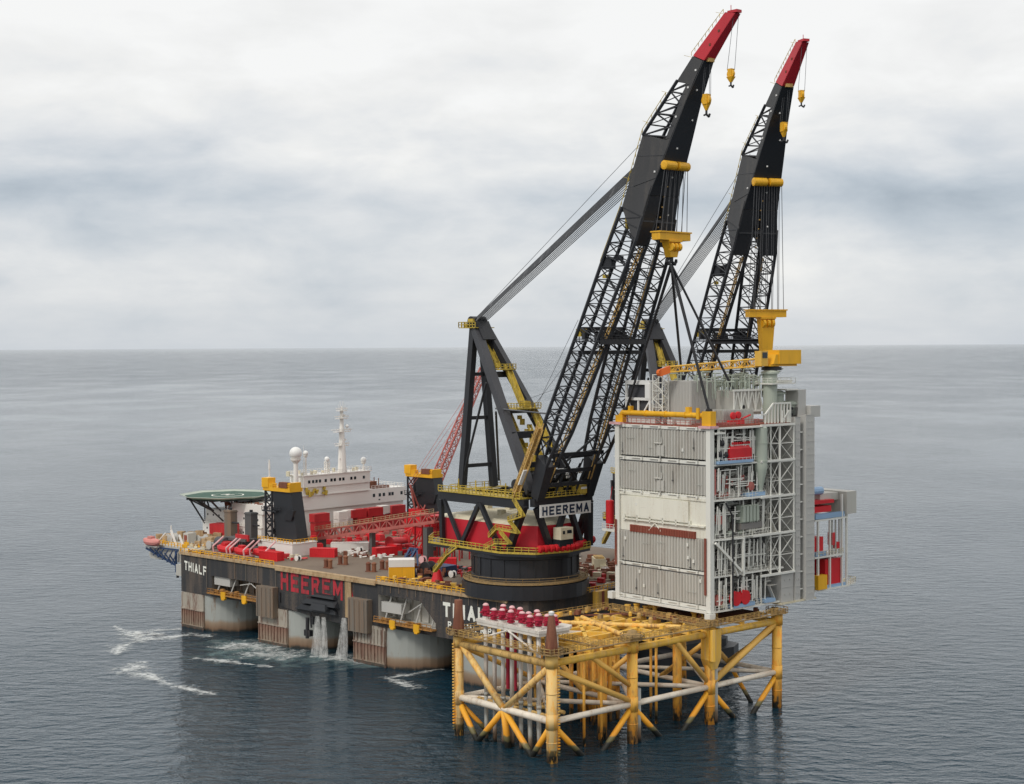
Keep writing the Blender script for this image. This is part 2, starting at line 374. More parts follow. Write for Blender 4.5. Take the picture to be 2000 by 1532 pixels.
def ribbon(name, pts, mat, z, label, widths, n=6):
    """flat foam ribbon on the sea, centre line given as points of the water seen from the camera"""
    P = [JW(px, py) for px, py in pts]
    out = []
    for k in range(len(P) - 1):
        for q in range(n): out.append((P[k].lerp(P[k + 1], q / n), widths[k] + (widths[k + 1] - widths[k]) * q / n))
    out.append((P[-1], widths[-1]))
    vs = []; fal = []; fs = []
    for i, (p, wd) in enumerate(out):
        d = (out[min(i + 1, len(out) - 1)][0] - out[max(i - 1, 0)][0]).normalized(); nn = Vector((-d.y, d.x, 0))
        j = 1 + .35 * sin(i * 1.7) + .2 * sin(i * .73 + 2)
        e = 0 if i in (0, len(out) - 1) else 1
        for q in range(5):
            t = (q - 2) / 2; vs.append((p.x + nn.x * wd * t * j, p.y + nn.y * wd * t * j, z)); fal.append((1 - abs(t)) * e if abs(t) < 1 else 0)
    for i in range(len(out) - 1):
        for q in range(4): a = i * 5 + q; fs.append((a, a + 1, a + 6, a + 5))
    m = MB(); m.add(vs, fs); o = m.build(name, mat)
    at = o.data.attributes.new('fall', 'FLOAT', 'POINT')
    for i, f in enumerate(fal): at.data[i].value = f
    o['label'] = label; o['kind'] = 'stuff'; return o
def JW(px, py):
    d = ray(px, py); t = -CAMH / d.z; p = Vector((0, 0, CAMH)) + d * t; p.z = 0; return p
ribbon('churned_water', [(400, 1250), (460, 1262), (520, 1275), (590, 1283), (690, 1292), (740, 1306)], 'churn_teal', .03, 'pale teal churned water beside the hull columns', [14, 36, 44, 34, 20, 10])
ribbon('foam', [(360, 1228), (300, 1232), (262, 1240), (272, 1252), (235, 1262), (224, 1282)], 'foam_white', .06, 'long white foam line drifting off the left end of the hull', [4.5, 6, 10, 9, 8, 5])
ribbon('foam', [(222, 1222), (240, 1232), (265, 1244), (330, 1236)], 'foam_white', .09, 'thin hooked foam streak left of the hull', [3, 5, 6, 3])
ribbon('foam', [(290, 1292), (262, 1300), (250, 1315), (290, 1320), (330, 1336), (400, 1354), (425, 1358)], 'foam_white', .06, 'broken foam patch trailing towards the right below the long foam line', [5, 11, 9, 7, 5, 5, 3])
ribbon('foam', [(425, 1270), (470, 1258), (520, 1268), (575, 1283), (530, 1280), (450, 1276)], 'foam_white', .09, 'white wash boiling in front of the second hull column', [8, 18, 16, 12, 14, 10])
ribbon('foam', [(370, 1286), (420, 1290), (470, 1296), (540, 1305)], 'foam_white', .12, 'thin foam dashes below the boiling wash', [3, 5, 4, 2])
ribbon('foam', [(600, 1283), (640, 1282), (685, 1290), (720, 1298)], 'foam_white', .09, 'small white splash under the falling water', [4, 10, 9, 4])
ribbon('foam', [(868, 1305), (815, 1316), (757, 1325), (780, 1334), (795, 1340), (840, 1346)], 'foam_white', .09, 'sharp zigzag foam line by the last hull column', [3, 3.4, 4.5, 4, 5, 3])
ribbon('foam', [(250, 1230), (300, 1250), (370, 1240), (420, 1245)], 'foam_white', .12, 'faint foam speckle behind the long foam line', [3, 7, 8, 4])

# ------------------------------------------------------------ heavy lift vessel hull
V = thing('crane_vessel', 'huge black hulled semi submersible crane vessel on grey columns', 'crane vessel', HF, (0, 0, 0))
W_ = 88.0
outline = [(0, 0), (132, 0), (136, 3), (138.4, 9), (139, 18), (139, 70), (136, 85), (132, 88), (0, 88)]
# hull box: all faces but the port side, then the port side in panels round two gallery recesses
mb = MB()
n = len(outline)
vs = [(x, y, 10.4) for x, y in outline] + [(x, y, 21.85) for x, y in outline]
fs = [(i, (i + 1) % n, n + (i + 1) % n, n + i) for i in range(1, n)]
mb.add(vs, fs + [tuple(range(n - 1, -1, -1)), tuple(range(n, 2 * n))])
rec = [(15, 38, 11.9, 16.4), (86.5, 107.5, 12.2, 18.6)]
us = [0, 15, 38, 86.5, 107.5, 132]
for a, c in zip(us[:-1], us[1:]):
    r = [q for q in rec if q[0] == a]
    if not r: mb.add([(a, 0, 10.4), (c, 0, 10.4), (c, 0, 21.85), (a, 0, 21.85)], [(0, 1, 2, 3)])
    else:
        _, _, z0, z1 = r[0]
        mb.add([(a, 0, 10.4), (c, 0, 10.4), (c, 0, z0), (a, 0, z0)], [(0, 1, 2, 3)])
        mb.add([(a, 0, z1), (c, 0, z1), (c, 0, 21.85), (a, 0, 21.85)], [(0, 1, 2, 3)])
        if a > 80:  # slanted upper right corner of the opening
            mb.add([(c - 5.5, -.002, z1), (c, -.002, z1 - 5), (c, -.002, z1)], [(0, 1, 2)])
mb.build('hull_plating', 'hull_black', V)
for (a, c, z0, z1), mt in zip(rec, ('hull_grey', 'module_grey')):
    m2 = MB(); d = 5
    m2.add([(a, 0, z0), (c, 0, z0), (c, d, z0), (a, d, z0), (a, 0, z1), (c, 0, z1), (c, d, z1), (a, d, z1)], [(0, 1, 2, 3), (4, 5, 6, 7), (2, 3, 7, 6), (0, 3, 7, 4), (1, 2, 6, 5)])
    for k in range(int((c - a) / 3)): m2.box((a + 1.5 + k * 3, d - .5, z0 + .02), (a + 1.8 + k * 3, d - .02, z1 - .02))
    m2.build('gallery', mt, V)
    m3 = MB()
    for k in range(4): u = a + 2 + k * (c - a - 4) / 3; m3.tube((u, .5, z0), (u + 1.5, 1.5, z1), .22, n=6)
    m3.box((a + .6, .5, z0 + 2), (a + 8, 3.5, z0 + 4.6))
    m3.poly([(c - 10, .4, z0 + 3), (c - 5, .4, z1 - .6), (c - 1, .4, z0 + 2)], .15)
    m3.build('gallery_gear', 'panel_grey', V)
    m4 = MB(); m4.box((a - .3, -1.7, z0 - .45), (c + .3, .3, z0 - .12)); m4.rail([(a, -1.6, z0 - .12), (c, -1.6, z0 - .12)], 1.2, 1.6, .09)
    for k in range(7): u = a + 1.5 + random.random() * (c - a - 4); m4.box((u, -1.4, z0 - .1), (u + .7 + random.random(), -.4, z0 + .4 + random.random()))
    m4.build('gallery_walkway', 'rust_orange', V)
    m5 = MB()
    for t in (.33, .75): u = a + (c - a) * t; m5.box((u - 1.0, -1.75, z0 - 1.2), (u + 1.0, -1.2, z0 + .7)); m5.box((u - .6, -1.9, z0 - 1.6), (u + .6, -1.1, z0 - 1.22))
    m5.build('winch_box', 'bright_yellow', V)
m6 = MB(); m6.prism([(x, y) for x, y in outline], 21.9, 22.0); m6.build('main_deck', 'deck_tan', V)
# deck edge coaming and pipes
m7 = MB(); m7.box((-.3, -.5, 21.35), (132, .9, 22.12))
m7.box((45, -.7, 20.9), (86, -.5, 21.5)); m7.build('deck_edge', 'edge_tan', V)
# bow platform
m8 = MB(); m8.prism([(-30, 9), (-24, 5.5), (-8, 5.5), (-.6, 1.5), (-.6, 88), (-30, 88)], 17.4, 21.9)
m8.box((-7, 3, 14), (-.4, 9, 17.3)); m8.build('bow_platform', 'module_grey', V)
def colmn(u0, u1, v0, v1, rl, rr):
    pts = []
    def arc(cx, cy, r, a0, a1, k=9):
        for i in range(k + 1): t = radians(a0 + (a1 - a0) * i / k); pts.append((cx + r * cos(t), cy + r * sin(t)))
    arc(u0 + rl, v0 + rl, rl, 180, 270); arc(u1 - rr, v0 + rr, rr, 270, 360); arc(u1 - rr, v1 - rr, rr, 0, 90); arc(u0 + rl, v1 - rl, rl, 90, 180)
    return pts
for u0, u1, rl, rr in ((0, 22, 1.2, 10.6), (36.5, 61, 1.2, 10.8), (76.5, 101, 1.2, 11), (112, 134, 7, 7)):
    for v0, v1 in ((0.25, 22), (66, 87.7)):
        mm = MB(); mm.prism(colmn(u0 + .3, u1, v0, v1, rl, rr), -3, 10.38); mm.build('column', 'column_paint', V)
for u0, u1 in ((.3, 11.2), (36.9, 49.6), (76.9, 89.3)):
    mm = MB(); mm.box((u0, -.25, -2), (u1, .24, 10.3))
    for k in range(10): u = u0 + .4 + k * (u1 - u0 - .8) / 9; mm.box((u - .14, -.5, 1.0), (u + .14, -.26, 5.4 if u0 < 70 else 9.6))
    for zz in (1.0, 5.6): mm.box((u0, -.56, zz - .14), (u1, -.26, zz + .14))
    mm.build('column_fender', 'fender_paint', V)
for u0, u1, z0, z1 in ((38.2, 45.6, 7.8, 16.2), (76.8, 84.2, 8.4, 17.0)):
    mm = MB(); mm.box((u0, -2.0, z0), (u1, -.05, z1))
    for k in range(4): mm.box((u0 + .5 + k * 1.9, -2.15, z0 + .3), (u0 + .7 + k * 1.9, -2.01, z1 - .3))
    mm.build('side_fender', 'hull_grey', V)
# lower side skirt between the middle columns with a round fairlead housing
mm = MB(); mm.prism([(47, -.35), (76.6, -.35), (76.6, 6), (60, 8), (50, 6)], 11.2, 15.4)
mm.slab([(47, -.34, 11.2), (47, -.34, 12.5), (76.6, -.34, 12.5), (76.6, -.34, 9.6), (72, -.34, 9.4), (60, -.34, 9.9)], (0, 3, 0)); mm.build('side_skirt', 'hull_black', V)
mm = MB()
vs = []; nn = 14
for (ua, ub, za, zb_, d_, sl) in ((54, 71.5, 11.2, 13.2, 1.1, 2.2), (57.5, 71.8, 13.21, 15.2, 1.7, 1.5), (60, 70.8, 15.21, 16.5, 1.1, 2.0), (61.5, 69, 12.0, 14.4, 2.5, .8)):
    mm.hexa([(ua, -.3, za), (ub, -.3, za), (ub, .2, za), (ua, .2, za)], [(ua + sl, -.3, zb_), (ub - sl * .6, -.3, zb_), (ub - sl * .6, .2, zb_), (ua + sl, .2, zb_)])
    mm.hexa([(ua + .4, -.31 - d_, za + .4), (ub - .4, -.31 - d_, za + .4), (ub, -.31, za), (ua, -.31, za)], [(ua + sl + .5, -.31 - d_ * .8, zb_ - .3), (ub - sl * .6 - .5, -.31 - d_ * .8, zb_ - .3), (ub - sl * .6, -.31, zb_), (ua + sl, -.31, zb_)])
mm.build('fairlead_housing', 'black_steel', V)
mm = MB(); mm.tube((60.5, -1, 10.8), (60.8, -1, 7), .25); mm.tube((61.4, -.9, 10), (61.4, -.9, 8), .4); mm.tube((59, -.8, 9.5), (59.3, -1.2, 4), .5); mm.box((58, -1.3, 4.6), (60.5, -.2, 6.2)); mm.box((46.6, -.8, 12.3), (47.2, -.37, 15)); mm.build('anchor_gear', 'rope_dark', V)
# rust run down the side
mm = MB(); mm.box((73.9, -.42, 11.3), (76.4, -.36, 21.3)); mm.build('stained_strake', 'edge_tan', V)
mm = MB()
for k in range(14): u = 88 + k * 3.1; mm.box((u, -.14, 19.2 + (k % 3) * .2), (u + .16, -.01, 21.3))
for u in (26, 31, 36.5, 44.5, 12.6): mm.box((u, -.14, 12.5 if u > 40 or u < 20 else 16.6), (u + .18, -.01, 21.2))
mm.build('side_stiffeners', 'hull_grey', V)
lettering('THIALF', 'lettering', 'letter_white', V, (1.8, -.03, 16.9), (11, 0, -.9), 10.8, 2.7, out=(0, -1, 0), bold=.2)
lettering('HEEREMA', 'lettering', 'letter_red', V, (46.8, -.03, 15.7), (1, 0, -.01), 30.2, 5.4, out=(0, -1, 0), bold=.21)
lettering('THIALF', 'lettering', 'letter_white', V, (110.2, -.03, 15.7), (1, 0, 0), 18, 3.6, out=(0, -1, 0), bold=.24)
lettering('PANAMA R.P.', 'lettering', 'letter_white', V, (111.9, -.03, 13.1), (1, 0, 0), 15.5, 1.6, out=(0, -1, 0), bold=.22)
# railings along the sheer
mm = MB(); mm.rail([(0, -.2, 22.1), (44, -.2, 22.1)], 1.2, 2, .1); mm.rail([(86, -.2, 22.1), (131, -.2, 22.1), (136.2, 2.6, 22.1), (138.8, 9, 22.1), (139.3, 18, 22.1), (139.3, 45, 22.1)], 1.2, 1.6, .1)
mm.rail([(-30, 9, 21.9), (-24, 5.5, 21.9), (-8, 5.5, 21.9), (0, 0, 21.9)], 1.3, 1.5, .12)
mm.build('railing', 'bright_yellow', V)
for k in range(26):
    u = -28 + random.random() * 30; v = 6.5 + random.random() * 4; s_ = .3 + random.random() * .7; mm = MB(); mm.cb((u, v, 22 + s_ / 2), (s_ * 1.6, s_, s_), random.random()); mm.tube((u, v, 22), (u, v, 22.6 + s_), .12); mm.build('deck_fitting', ('bright_yellow', 'edge_tan', 'cream')[k % 3], V)
for k in range(24):
    u = 2 + random.random() * 42; s_ = .2 + random.random() * .4; mm = MB(); mm.cb((u, .6 + random.random(), 22.1 + s_ / 2), (s_ * 2, s_, s_)); mm.tube((u, .5, 22), (u + .3, .5, 23), .09); mm.build('deck_fitting', ('bright_yellow', 'edge_tan', 'rust_brown')[k % 3], V)
for k in range(22):
    u = 86 + random.random() * 24; s_ = .25 + random.random() * .6; mm = MB(); mm.cb((u, .9 + random.random() * 2, 22.1 + s_ / 2), (s_ * 2, s_, s_)); mm.tube((u, 1, 22), (u + .4, 1, 23.1), .1); mm.build('deck_fitting', ('bright_yellow', 'edge_tan', 'rust_brown')[k % 3], V)
# stern sponson low on the stern, and corner ladder platform seen right of the jacket
mm = MB(); mm.prism([(139.2, 40), (153, 40), (156, 58), (154, 63), (139.2, 66)], -2, 5.6); mm.prism([(139.2, 44), (151, 44), (153.6, 58), (152, 61), (139.2, 63)], 5.62, 7.4)
mm.build('stern_sponson', 'black_steel', V)
mm = MB(); mm.box((139.3, 52, 7.4), (145, 60, 13)); mm.tube((148, 60, 7.4), (148, 60, 12.5), .3); mm.tube((146.5, 61, 7.4), (146.5, 61, 12), .2); mm.build('stern_machinery', 'hull_grey', V)
# falling water
def stream(px0, px1, u, v, z0, w0, w1, lab, lean=0):
    mm = MB(); n = 8; vs = []; 
    for k in range(9):
        t = k / 8; r = w0 + (w1 - w0) * t ** .8
        for i in range(10): a = 2 * pi * i / 10; vs.append((u + lean * t * t + cos(a) * r, v + sin(a) * r * .5, z0 * (1 - t) + .1))
    fs = [(k * 10 + i, k * 10 + (i + 1) % 10, (k + 1) * 10 + (i + 1) % 10, (k + 1) * 10 + i) for k in range(8) for i in range(10)]
    mm.add(vs, fs); 
    o = mm.build('water_jet', 'mist_water'); o.location = HF.w(0, 0, 0); o.rotation_euler = (0, 0, HF.a)
    at = o.data.attributes.new('fall', 'FLOAT', 'POINT')
    for i, d in enumerate(at.data): d.value = 1.0
    o['label'] = lab; o['category'] = 'water jet'; o['group'] = 'jets of water pouring from the hull side'
stream(0, 0, 63.6, -1.2, 10.4, .7, 2.0, 'left jet of water pouring from under the dark housing', -.7)
stream(0, 0, 66.2, -1.2, 10.4, .7, 1.5, 'middle jet of water falling beside the left jet', 0)
stream(0, 0, 74.6, -1.4, 11.2, .8, 2.2, 'right jet of water falling below the rust stained side', -1.4)
# ------------------------------------------------------------ big revolving crane (built once, then copied)
def lerp_tab(z, tab):
    for (a, va), (b_, vb) in zip(tab[:-1], tab[1:]):
        if z <= b_: return va + (vb - va) * (z - a) / (b_ - a)
    (a, va), (b_, vb) = tab[-2:]; return va + (vb - va) * (z - a) / (b_ - a)
RB = [(56, 14.2), (64.6, 17.1), (88.5, 27.7), (112.9, 38), (128.7, 42.7), (143.9, 55.5), (152.2, 64.2)]
RFt = [(46, 12.9), (53.8, 17.7), (62, 22.7), (104, 42.7), (115.9, 46.2), (121.4, 48.8), (134.6, 54.6), (142.8, 58.9), (151.7, 66.9)]
SO = [(46, 9.6), (62, 9.4), (104, 6.0), (112.9, 5.0), (122, 3.9), (127, 3.4), (134.6, 2.5), (142.8, 1.6), (151.7, .9)]
SI = [(46, 7), (62, 5.9), (104, 2.0), (115, .5), (120, 0.02), (160, 0.02)]
rb = lambda z: lerp_tab(z, RB)
rf = lambda z: lerp_tab(z, RFt)
so = lambda z: lerp_tab(z, SO)
si = lambda z: lerp_tab(z, SI)
def make_crane():
    K = thing('revolving_crane', 'near revolving crane with black lattice boom and red tip', 'crane', C1, (0, 0, 22), 'giant cranes on the vessel')
    m = MB(); m.lathe((0, 0, 22.03), [(15.6, 0), (15.6, 3.2), (14.6, 3.5)], 40); m.build('pedestal', 'crane_black', K)
    m = MB(); m.lathe((0, 0, 25.6), [(15.4, 0), (15.4, .35)], 40)
    pr = [(15.2 * cos(t * pi / 12), 15.2 * sin(t * pi / 12), 25.95) for t in range(25)]; m.rail(pr, 1.2, 2, .07); m.build('ring_walkway', 'grating_brown', K)
    m = MB(); m.lathe((0, 0, 26.0), [(13.3, 0), (13.3, .8), (13.05, 1), (13.05, 5.2), (13.4, 5.4), (13.4, 6.3)], 44)
    for k in range(22): a = k * 2 * pi / 22; m.cb((13.1 * cos(a), 13.1 * sin(a), 29.2), (.3, .3, 4.2), a)
    m.build('tub', 'crane_black', K)
    plat = [(-27, -7), (-21.5, -13), (6, -13.5), (13.5, -9), (15.5, 0), (13.5, 9), (6, 13.5), (-21.5, 13), (-27, 7)]
    m = MB(); m.prism(plat, 32.35, 33.4); m.build('slew_platform', 'crane_black', K)
    m = MB(); m.rail([(x, y, 33.4) for x, y in plat + plat[:1]], 1.2, 1.5, .11)
    m.slab([(-24.1, -6, 33.1), (-18, -13.1, 33.1), (6, -13.6, 33.1), (13.6, -9, 33.1), (13.6, -9, 33.5), (6, -13.6, 33.5), (-18, -13.1, 33.5), (-24.1, -6, 33.5)], (.01, .01, 0)) if False else None
    for a, c in zip(plat[:6], plat[1:7]): m.beam((a[0], a[1], 33.25), (c[0], c[1], 33.25), .25, .5)
    m.build('platform_railing', 'crane_yellow', K)
    # machinery house
    hs = [(-25.5, -6), (-20.5, -9.9), (5, -9.9), (11.5, -6.5), (12.3, 0), (11.5, 6.5), (5, 9.9), (-20.5, 9.9), (-25.5, 6)]
    m = MB(); m.prism(hs, 33.42, 39.4)
    h = m.build('machinery_house', 'crane_red', K)
    m = MB(); n_ = len(hs)
    m.add([(x * 1.0, y * 1.0, 39.42) for x, y in hs] + [(x * .55, y * .5, 41.2) for x, y in hs], [(i, (i + 1) % n_, n_ + (i + 1) % n_, n_ + i) for i in range(n_)] + [tuple(range(n_, 2 * n_)), tuple(range(n_ - 1, -1, -1))])
    for x, y in ((-13, -4), (-9, 3), (-3, -5), (4, 2), (-16, 2)): m.cb((x, y, 41.4), (1.5, 1.5, 1.4))
    m.build('roof', 'cream', h)
    # upper frame on inclined legs
    m = MB()
    for s_ in (-9, 9):
        m.beam((-19.4, s_ * 1.12, 44.8), (11.5, s_ * 1.12, 44.8), 1.6, 2.2)
        for a, c, ww in ((( -18.7, 33.5), (-18.7, 44), 1.0), ((-18, 44), (-11, 33.5), .8), ((-4.6, 44), (-11, 33.5), .95), ((-4.2, 44), (3.2, 33.5), 1.0), ((11.5, 44.5), (6.5, 33.5), 1.5)):
            m.beam((a[0], s_ * 1.2, a[1]), (c[0], s_ * 1.24, c[1]), ww, ww)
    for r in (-18.8, -4.5): m.beam((r, -9.4, 44.6), (r, 9.4, 44.6), 1.0, 1.8)
    m.beam((13, -9.6, 45.2), (13, 9.6, 45.2), 1.6, 1.9)
    m.beam((13.3, -8.5, 44), (12.8, -3.4, 33.5), 1.3, 1.3); m.beam((13.3, 1, 44), (12.8, -3.0, 33.5), 1.2, 1.2); m.beam((13.3, 2, 44), (12.6, 7, 33.5), 1.2, 1.2); m.beam((13.2, 8.8, 44), (12.4, 9.5, 33.5), 1.6, 1.6)
    m.build('upper_frame', 'crane_black', K)
    m = MB(); m.box((-19.8, -11.2, 45.95), (10.5, -7.4, 46.2)); m.rail([(-19.8, -11.2, 46.2), (10.5, -11.2, 46.2)], 1.3, 1.3, .11); m.rail([(-19.8, -7.4, 46.2), (9, -7.4, 46.2)], 1.2, 2, .09)
    m.box((-19.8, -7.3, 45.9), (-16.8, 9.5, 46.15)); m.rail([(-19.8, -7, 46.2), (-19.8, 9.5, 46.2)], 1.2, 2, .09); m.box((-10, 4, 45.9), (2, 9.5, 46.15))
    for r, s_ in ((-15, -8.6), (-8, -9), (-5, -8.8), (3, -9)): m.tube((r, s_, 46.2), (r, s_, 49.2), .16)
    # zigzag stairs down to the slewing platform
    def flight(a, c, ww=1.1):
        m.beam(a, c, ww, .35); aa = Vector(a); cc = Vector(c); m.rail([aa + Vector((0, -.5, 0)), cc + Vector((0, -.5, 0))], 1.1, 1.2, .08)
    st = [(9.5, 45.9), (13, 42.4), (8.0, 40.8), (11.2, 38.2), (3.6, 38.6), (1, 36.4)]
    for a, c in zip(st[:-1], st[1:]): flight((a[0], -12.2, a[1]), (c[0], -12.4, c[1]))
    for a, c in zip([(5.5, 38.0), (9, 35.6), (3.8, 35.2), (.5, 33.7)][:-1], [(9, 35.6), (3.8, 35.2), (.5, 33.7)]): flight((a[0], -12.9, a[1]), (c[0], -13, c[1]))
    flight((-9.5, -13.6, 33.2), (-12, -14.6, 31.2)); flight((-12, -14.6, 31.2), (-17, -14.8, 26.4))
    m.build('walkway', 'crane_yellow', K)
    # sign
    m = MB(); m.box((14.3, -8.5, 41.75), (14.5, 8.3, 44.7)); sg = m.build('sign_board', 'white_paint', K)
    lettering('HEEREMA', 'lettering', 'letter_navy', sg, (14.52, -7.8, 42.15), (0, 1, 0), 15.3, 2.1, out=(1, 0, 0), bold=.21)
    m = MB(); m.box((13.4, -3.2, 36.2), (16, .8, 39)); cb_ = m.build('cab', 'cream', K)
    m = MB(); m.box((16.01, -2.6, 37.5), (16.05, -1.9, 38.3)); m.box((16.01, -1.2, 37.6), (16.05, .3, 38.4)); m.box((13.3, -3.4, 34.6), (15.8, 1.0, 36.15)); m.build('window', 'window_glass', cb_)
    # red hydraulic hose reels along the front edge
    for k in range(16):
        t = k / 15; x = 13.7 - 6 * max(0, t - .45) * 1.3 + 1.6 * sin(pi * min(1, t * 1.2)); y = -7.8 + 21.5 * t
        m = MB(); m.lathe((x, y, 34.3), [(.3, -.62), (.86, -.5), (.86, .5), (.3, .62)], 10, 'y'); m.cb((x, y, 33.75), (1.1, .5, .7)); m.build('reel', 'bright_red', K)
    # clutter of drums and beams between the boom feet
    m = MB()
    for k in range(6): r = 4 + k * 1.6; m.beam((r, -8.6, 46.6 + k % 3), (r, 8.6, 46.6 + k % 3), .5, .8)
    for k in range(4): m.lathe((3 + k * 2.6, 0, 48.6 + (k % 2) * 2), [(1.4, -6), (1.4, 6)], 14, 'y')
    for zz in (49.3, 52.6, 56.6): m.beam((15 + (zz - 49) * .45, -8.5, zz), (15 + (zz - 49) * .45, 8.5, zz), .7, .9)
    for k in range(14):
        y = -7.5 + k * 1.15; m.tube((10, y, 46), (15.6, y * .9, 52 + (k % 4)), .2, n=5)
    for k in range(5): m.tube((14, -7 + k * 3.4, 46.5), (16.5, -5.2 + k * 3.2, 53), .3, n=5)
    m.tube((19, -5.8, 56.5), (15.4, 2, 50.6), .35); m.tube((19.2, 5.8, 60.8), (17.1, -3, 54.5), .3); m.tube((17, 6.2, 56), (16, -5, 55.6), .4)
    m.build('hoist_machinery', 'crane_black', K)
    m = MB()
    for k in range(5): m.cb((11.5 + k * .6, -5 + k * 2.2, 47.8 + (k % 2)), (1.3, 1.6, 1.1))
    m.box((13.6, -7, 46.3), (14.6, 6.5, 46.5)); m.rail([(14.6, -7, 46.5), (14.6, 6.5, 46.5)], 1.1, 1.3, .09); m.cb((14, 5.5, 47.6), (1.6, 2.4, 2)); m.build('machinery_platform', 'crane_yellow', K)
    m = MB()
    for k in range(9): m.cb((12 + random.random() * 3, -6 + 12 * random.random(), 46.6 + 6 * random.random()), (.5, .9 + random.random(), .5))
    m.build('light_housing', 'white_paint', K)
    # A-frame
    m = MB()
    for s_ in (-1, 1):
        m.beam((-17.2, s_ * 1.3, 87.3), (-17.6, s_ * 5.3, 46.3), 1.6, 1.7)
    for z in (52, 64, 75): t = (87.3 - z) / 41; y = 1.3 + 4 * t; m.beam((-17.5, -y, z), (-17.5, y, z), .9, .9)
    m.tube((-9, -4.5, 73), (-17, -5.2, 50), .3); m.tube((-4, -5.8, 66), (-15, 4.8, 48), .28)
    m.build('back_leg', 'crane_black', K)
    for s_ in (-1, 1):
        m = MB(); m.beam((-16.2, s_ * 1.6, 86.5), (10.3, s_ * 7.4, 47.2), 2.0, 2.1); m.build('front_leg', 'frame_grey' if s_ < 0 else 'crane_black', K)  # near leg's lit tone put into a grey colour, far leg kept black
    m = MB(); m.beam((-16.8, 0, 87.6), (-14, 0, 83), 4.2, 3.0)
    for r_, hw_, z_, t_ in ((-9, 3.8, 75, 1.3), (-2.5, 5, 66, .8), (1.5, 6, 60.5, 1.5), (6, 6.5, 53.5, 1.2)): q = MB(); q.beam((r_, -hw_, z_), (r_, hw_, z_), t_, t_ * 1.1); q.build('tie_beam', 'crane_black', K)
    m.lathe((-17.5, 0, 88.3), [(1.3, -2.2), (1.3, 2.2)], 14, 'y'); m.build('frame_head', 'crane_black', K)
    m = MB(); m.box((-21, -3.2, 86.6), (-14.6, 3.2, 86.8)); m.rail([(-14.6, -3.2, 86.8), (-21, -3.2, 86.8), (-21, 3.2, 86.8)], 1.3, 1, .13); m.cb((-19.5, -1.5, 87.3), (1.6, 1.4, 1)); m.cb((-18.6, 1.8, 87.2), (1, 1, .8)); m.cb((-17, -2.4, 88.6), (2, .5, .7))
    def stair(a, c, s_, wd=1.5):
        m.beam((a[0], s_, a[1]), (c[0], s_, c[1]), wd, .5); m.rail([(a[0], s_ - wd / 2, a[1]), (c[0], s_ - wd / 2, c[1])], 1.2, 1.2, .11); m.rail([(a[0], s_ + wd / 2, a[1]), (c[0], s_ + wd / 2, c[1])], 1.2, 1.2, .11)
    stair((-17.5, 86.5), (-10.5, 76.6), .6); m.box((-11, -1.6, 76.1), (-6.8, 3.4, 76.4)); m.rail([(-11, -1.6, 76.4), (-6.8, -1.6, 76.4), (-6.8, 3.4, 76.4)], 1.2, 1, .12)
    stair((-8, 76.3), (-2.5, 67.2), 1.6); m.box((-6.2, -3.6, 66.6), (1.2, 4.4, 66.9)); m.rail([(-6.2, -3.6, 66.9), (1.2, -3.6, 66.9), (1.2, 4.4, 66.9)], 1.2, 1, .12); m.cb((-2, 2, 67.8), (2, 2, 1.4))
    stair((-5, 66.6), (4.6, 51.6), -1.6, 1.2); stair((-1.2, 66.6), (5, 57.2), 3.6, 1.6); stair((1, 61.5), (7.6, 50), .8, 1)
    for k in range(12): t = k / 11; m.cb((-3 + 7 * t + random.random(), -1 + 3.6 * random.random(), 64.5 - 12 * t), (.8 + random.random(), .9, .7 + random.random() * .8))
    m.build('frame_walkway', 'crane_yellow', K)
    m = MB(); a = Vector((17, -10.6, 63.0)); c = Vector((8.2, -10.8, 46.2)); m.beam(a, c, 1.3, .3)
    m.lattice([a + Vector((-.9, 0, .4)), a + Vector((.9, 0, -.4)), a + Vector((.9, .2, 1)), a + Vector((-.9, .2, 1.6))], [c + Vector((-.9, 0, .4)), c + Vector((.9, 0, -.4)), c + Vector((.9, .2, 1)), c + Vector((-.9, .2, 1.6))], 14, .14, .09); m.build('boom_stair', 'jacket_tan', K)
    m = MB(); m.beam((10.7, -11.4, 49.5), (12.6, -11.4, 53), 1.1, .3); m.build('notice_plate', 'white_paint', K)
    # boom: two lattice legs
    for sg_ in (-1, 1):
        m = MB()
        def sec(z):   # section square to the boom: back pair, front pair
            zf = z - 2.7; o_, i_ = so(z), si(z)
            return [(rb(z), sg_ * o_, z), (rf(zf), sg_ * so(zf), zf), (rf(zf), sg_ * si(zf), zf), (rb(z), sg_ * i_, z)]
        zs = [56.5, 64.6]
        m.lattice(sec(56.5), sec(64.6), 2, .42, .17)
        zz = [64.6 + k * 5.4 for k in range(9)] + [112.9]
        for a, c in zip(zz[:-1], zz[1:]): m.lattice(sec(a), sec(c), 2, .42, .15)
        # second inner row of struts thickens the faces
        for a in zz[:-1]:
            s0 = [Vector(p) for p in sec(a)]; m.tube(s0[0], s0[2], .13, n=4); m.tube(s0[1], s0[3], .13, n=4)
        m.build('boom_leg', 'crane_black', K)
        m = MB(); lo = [(12.2, sg_ * 9.3, 46.8), (14.4, sg_ * 9.3, 45.6), (14.4, sg_ * 7.2, 45.6), (12.2, sg_ * 7.2, 46.8)]
        m.hexa(lo, sec(56.5)); m.build('boom_foot', 'crane_black', K)
        # plated lower head legs
        m = MB(); z0, z1 = 112.9, 122.
        A = [(rb(z0), sg_ * so(z0), z0), (rf(104), sg_ * so(104), 104), (rf(104), sg_ * si(104), 104), (rb(z0), sg_ * si(z0), z0)]
        Bm = [(rb(z0) + 1.6, sg_ * so(117), z0 + 5), (rf(115), sg_ * so(115), 115.0), (rf(115), sg_ * .45, 115.), (rb(z0) + 1.6, sg_ * .45, z0 + 5)]
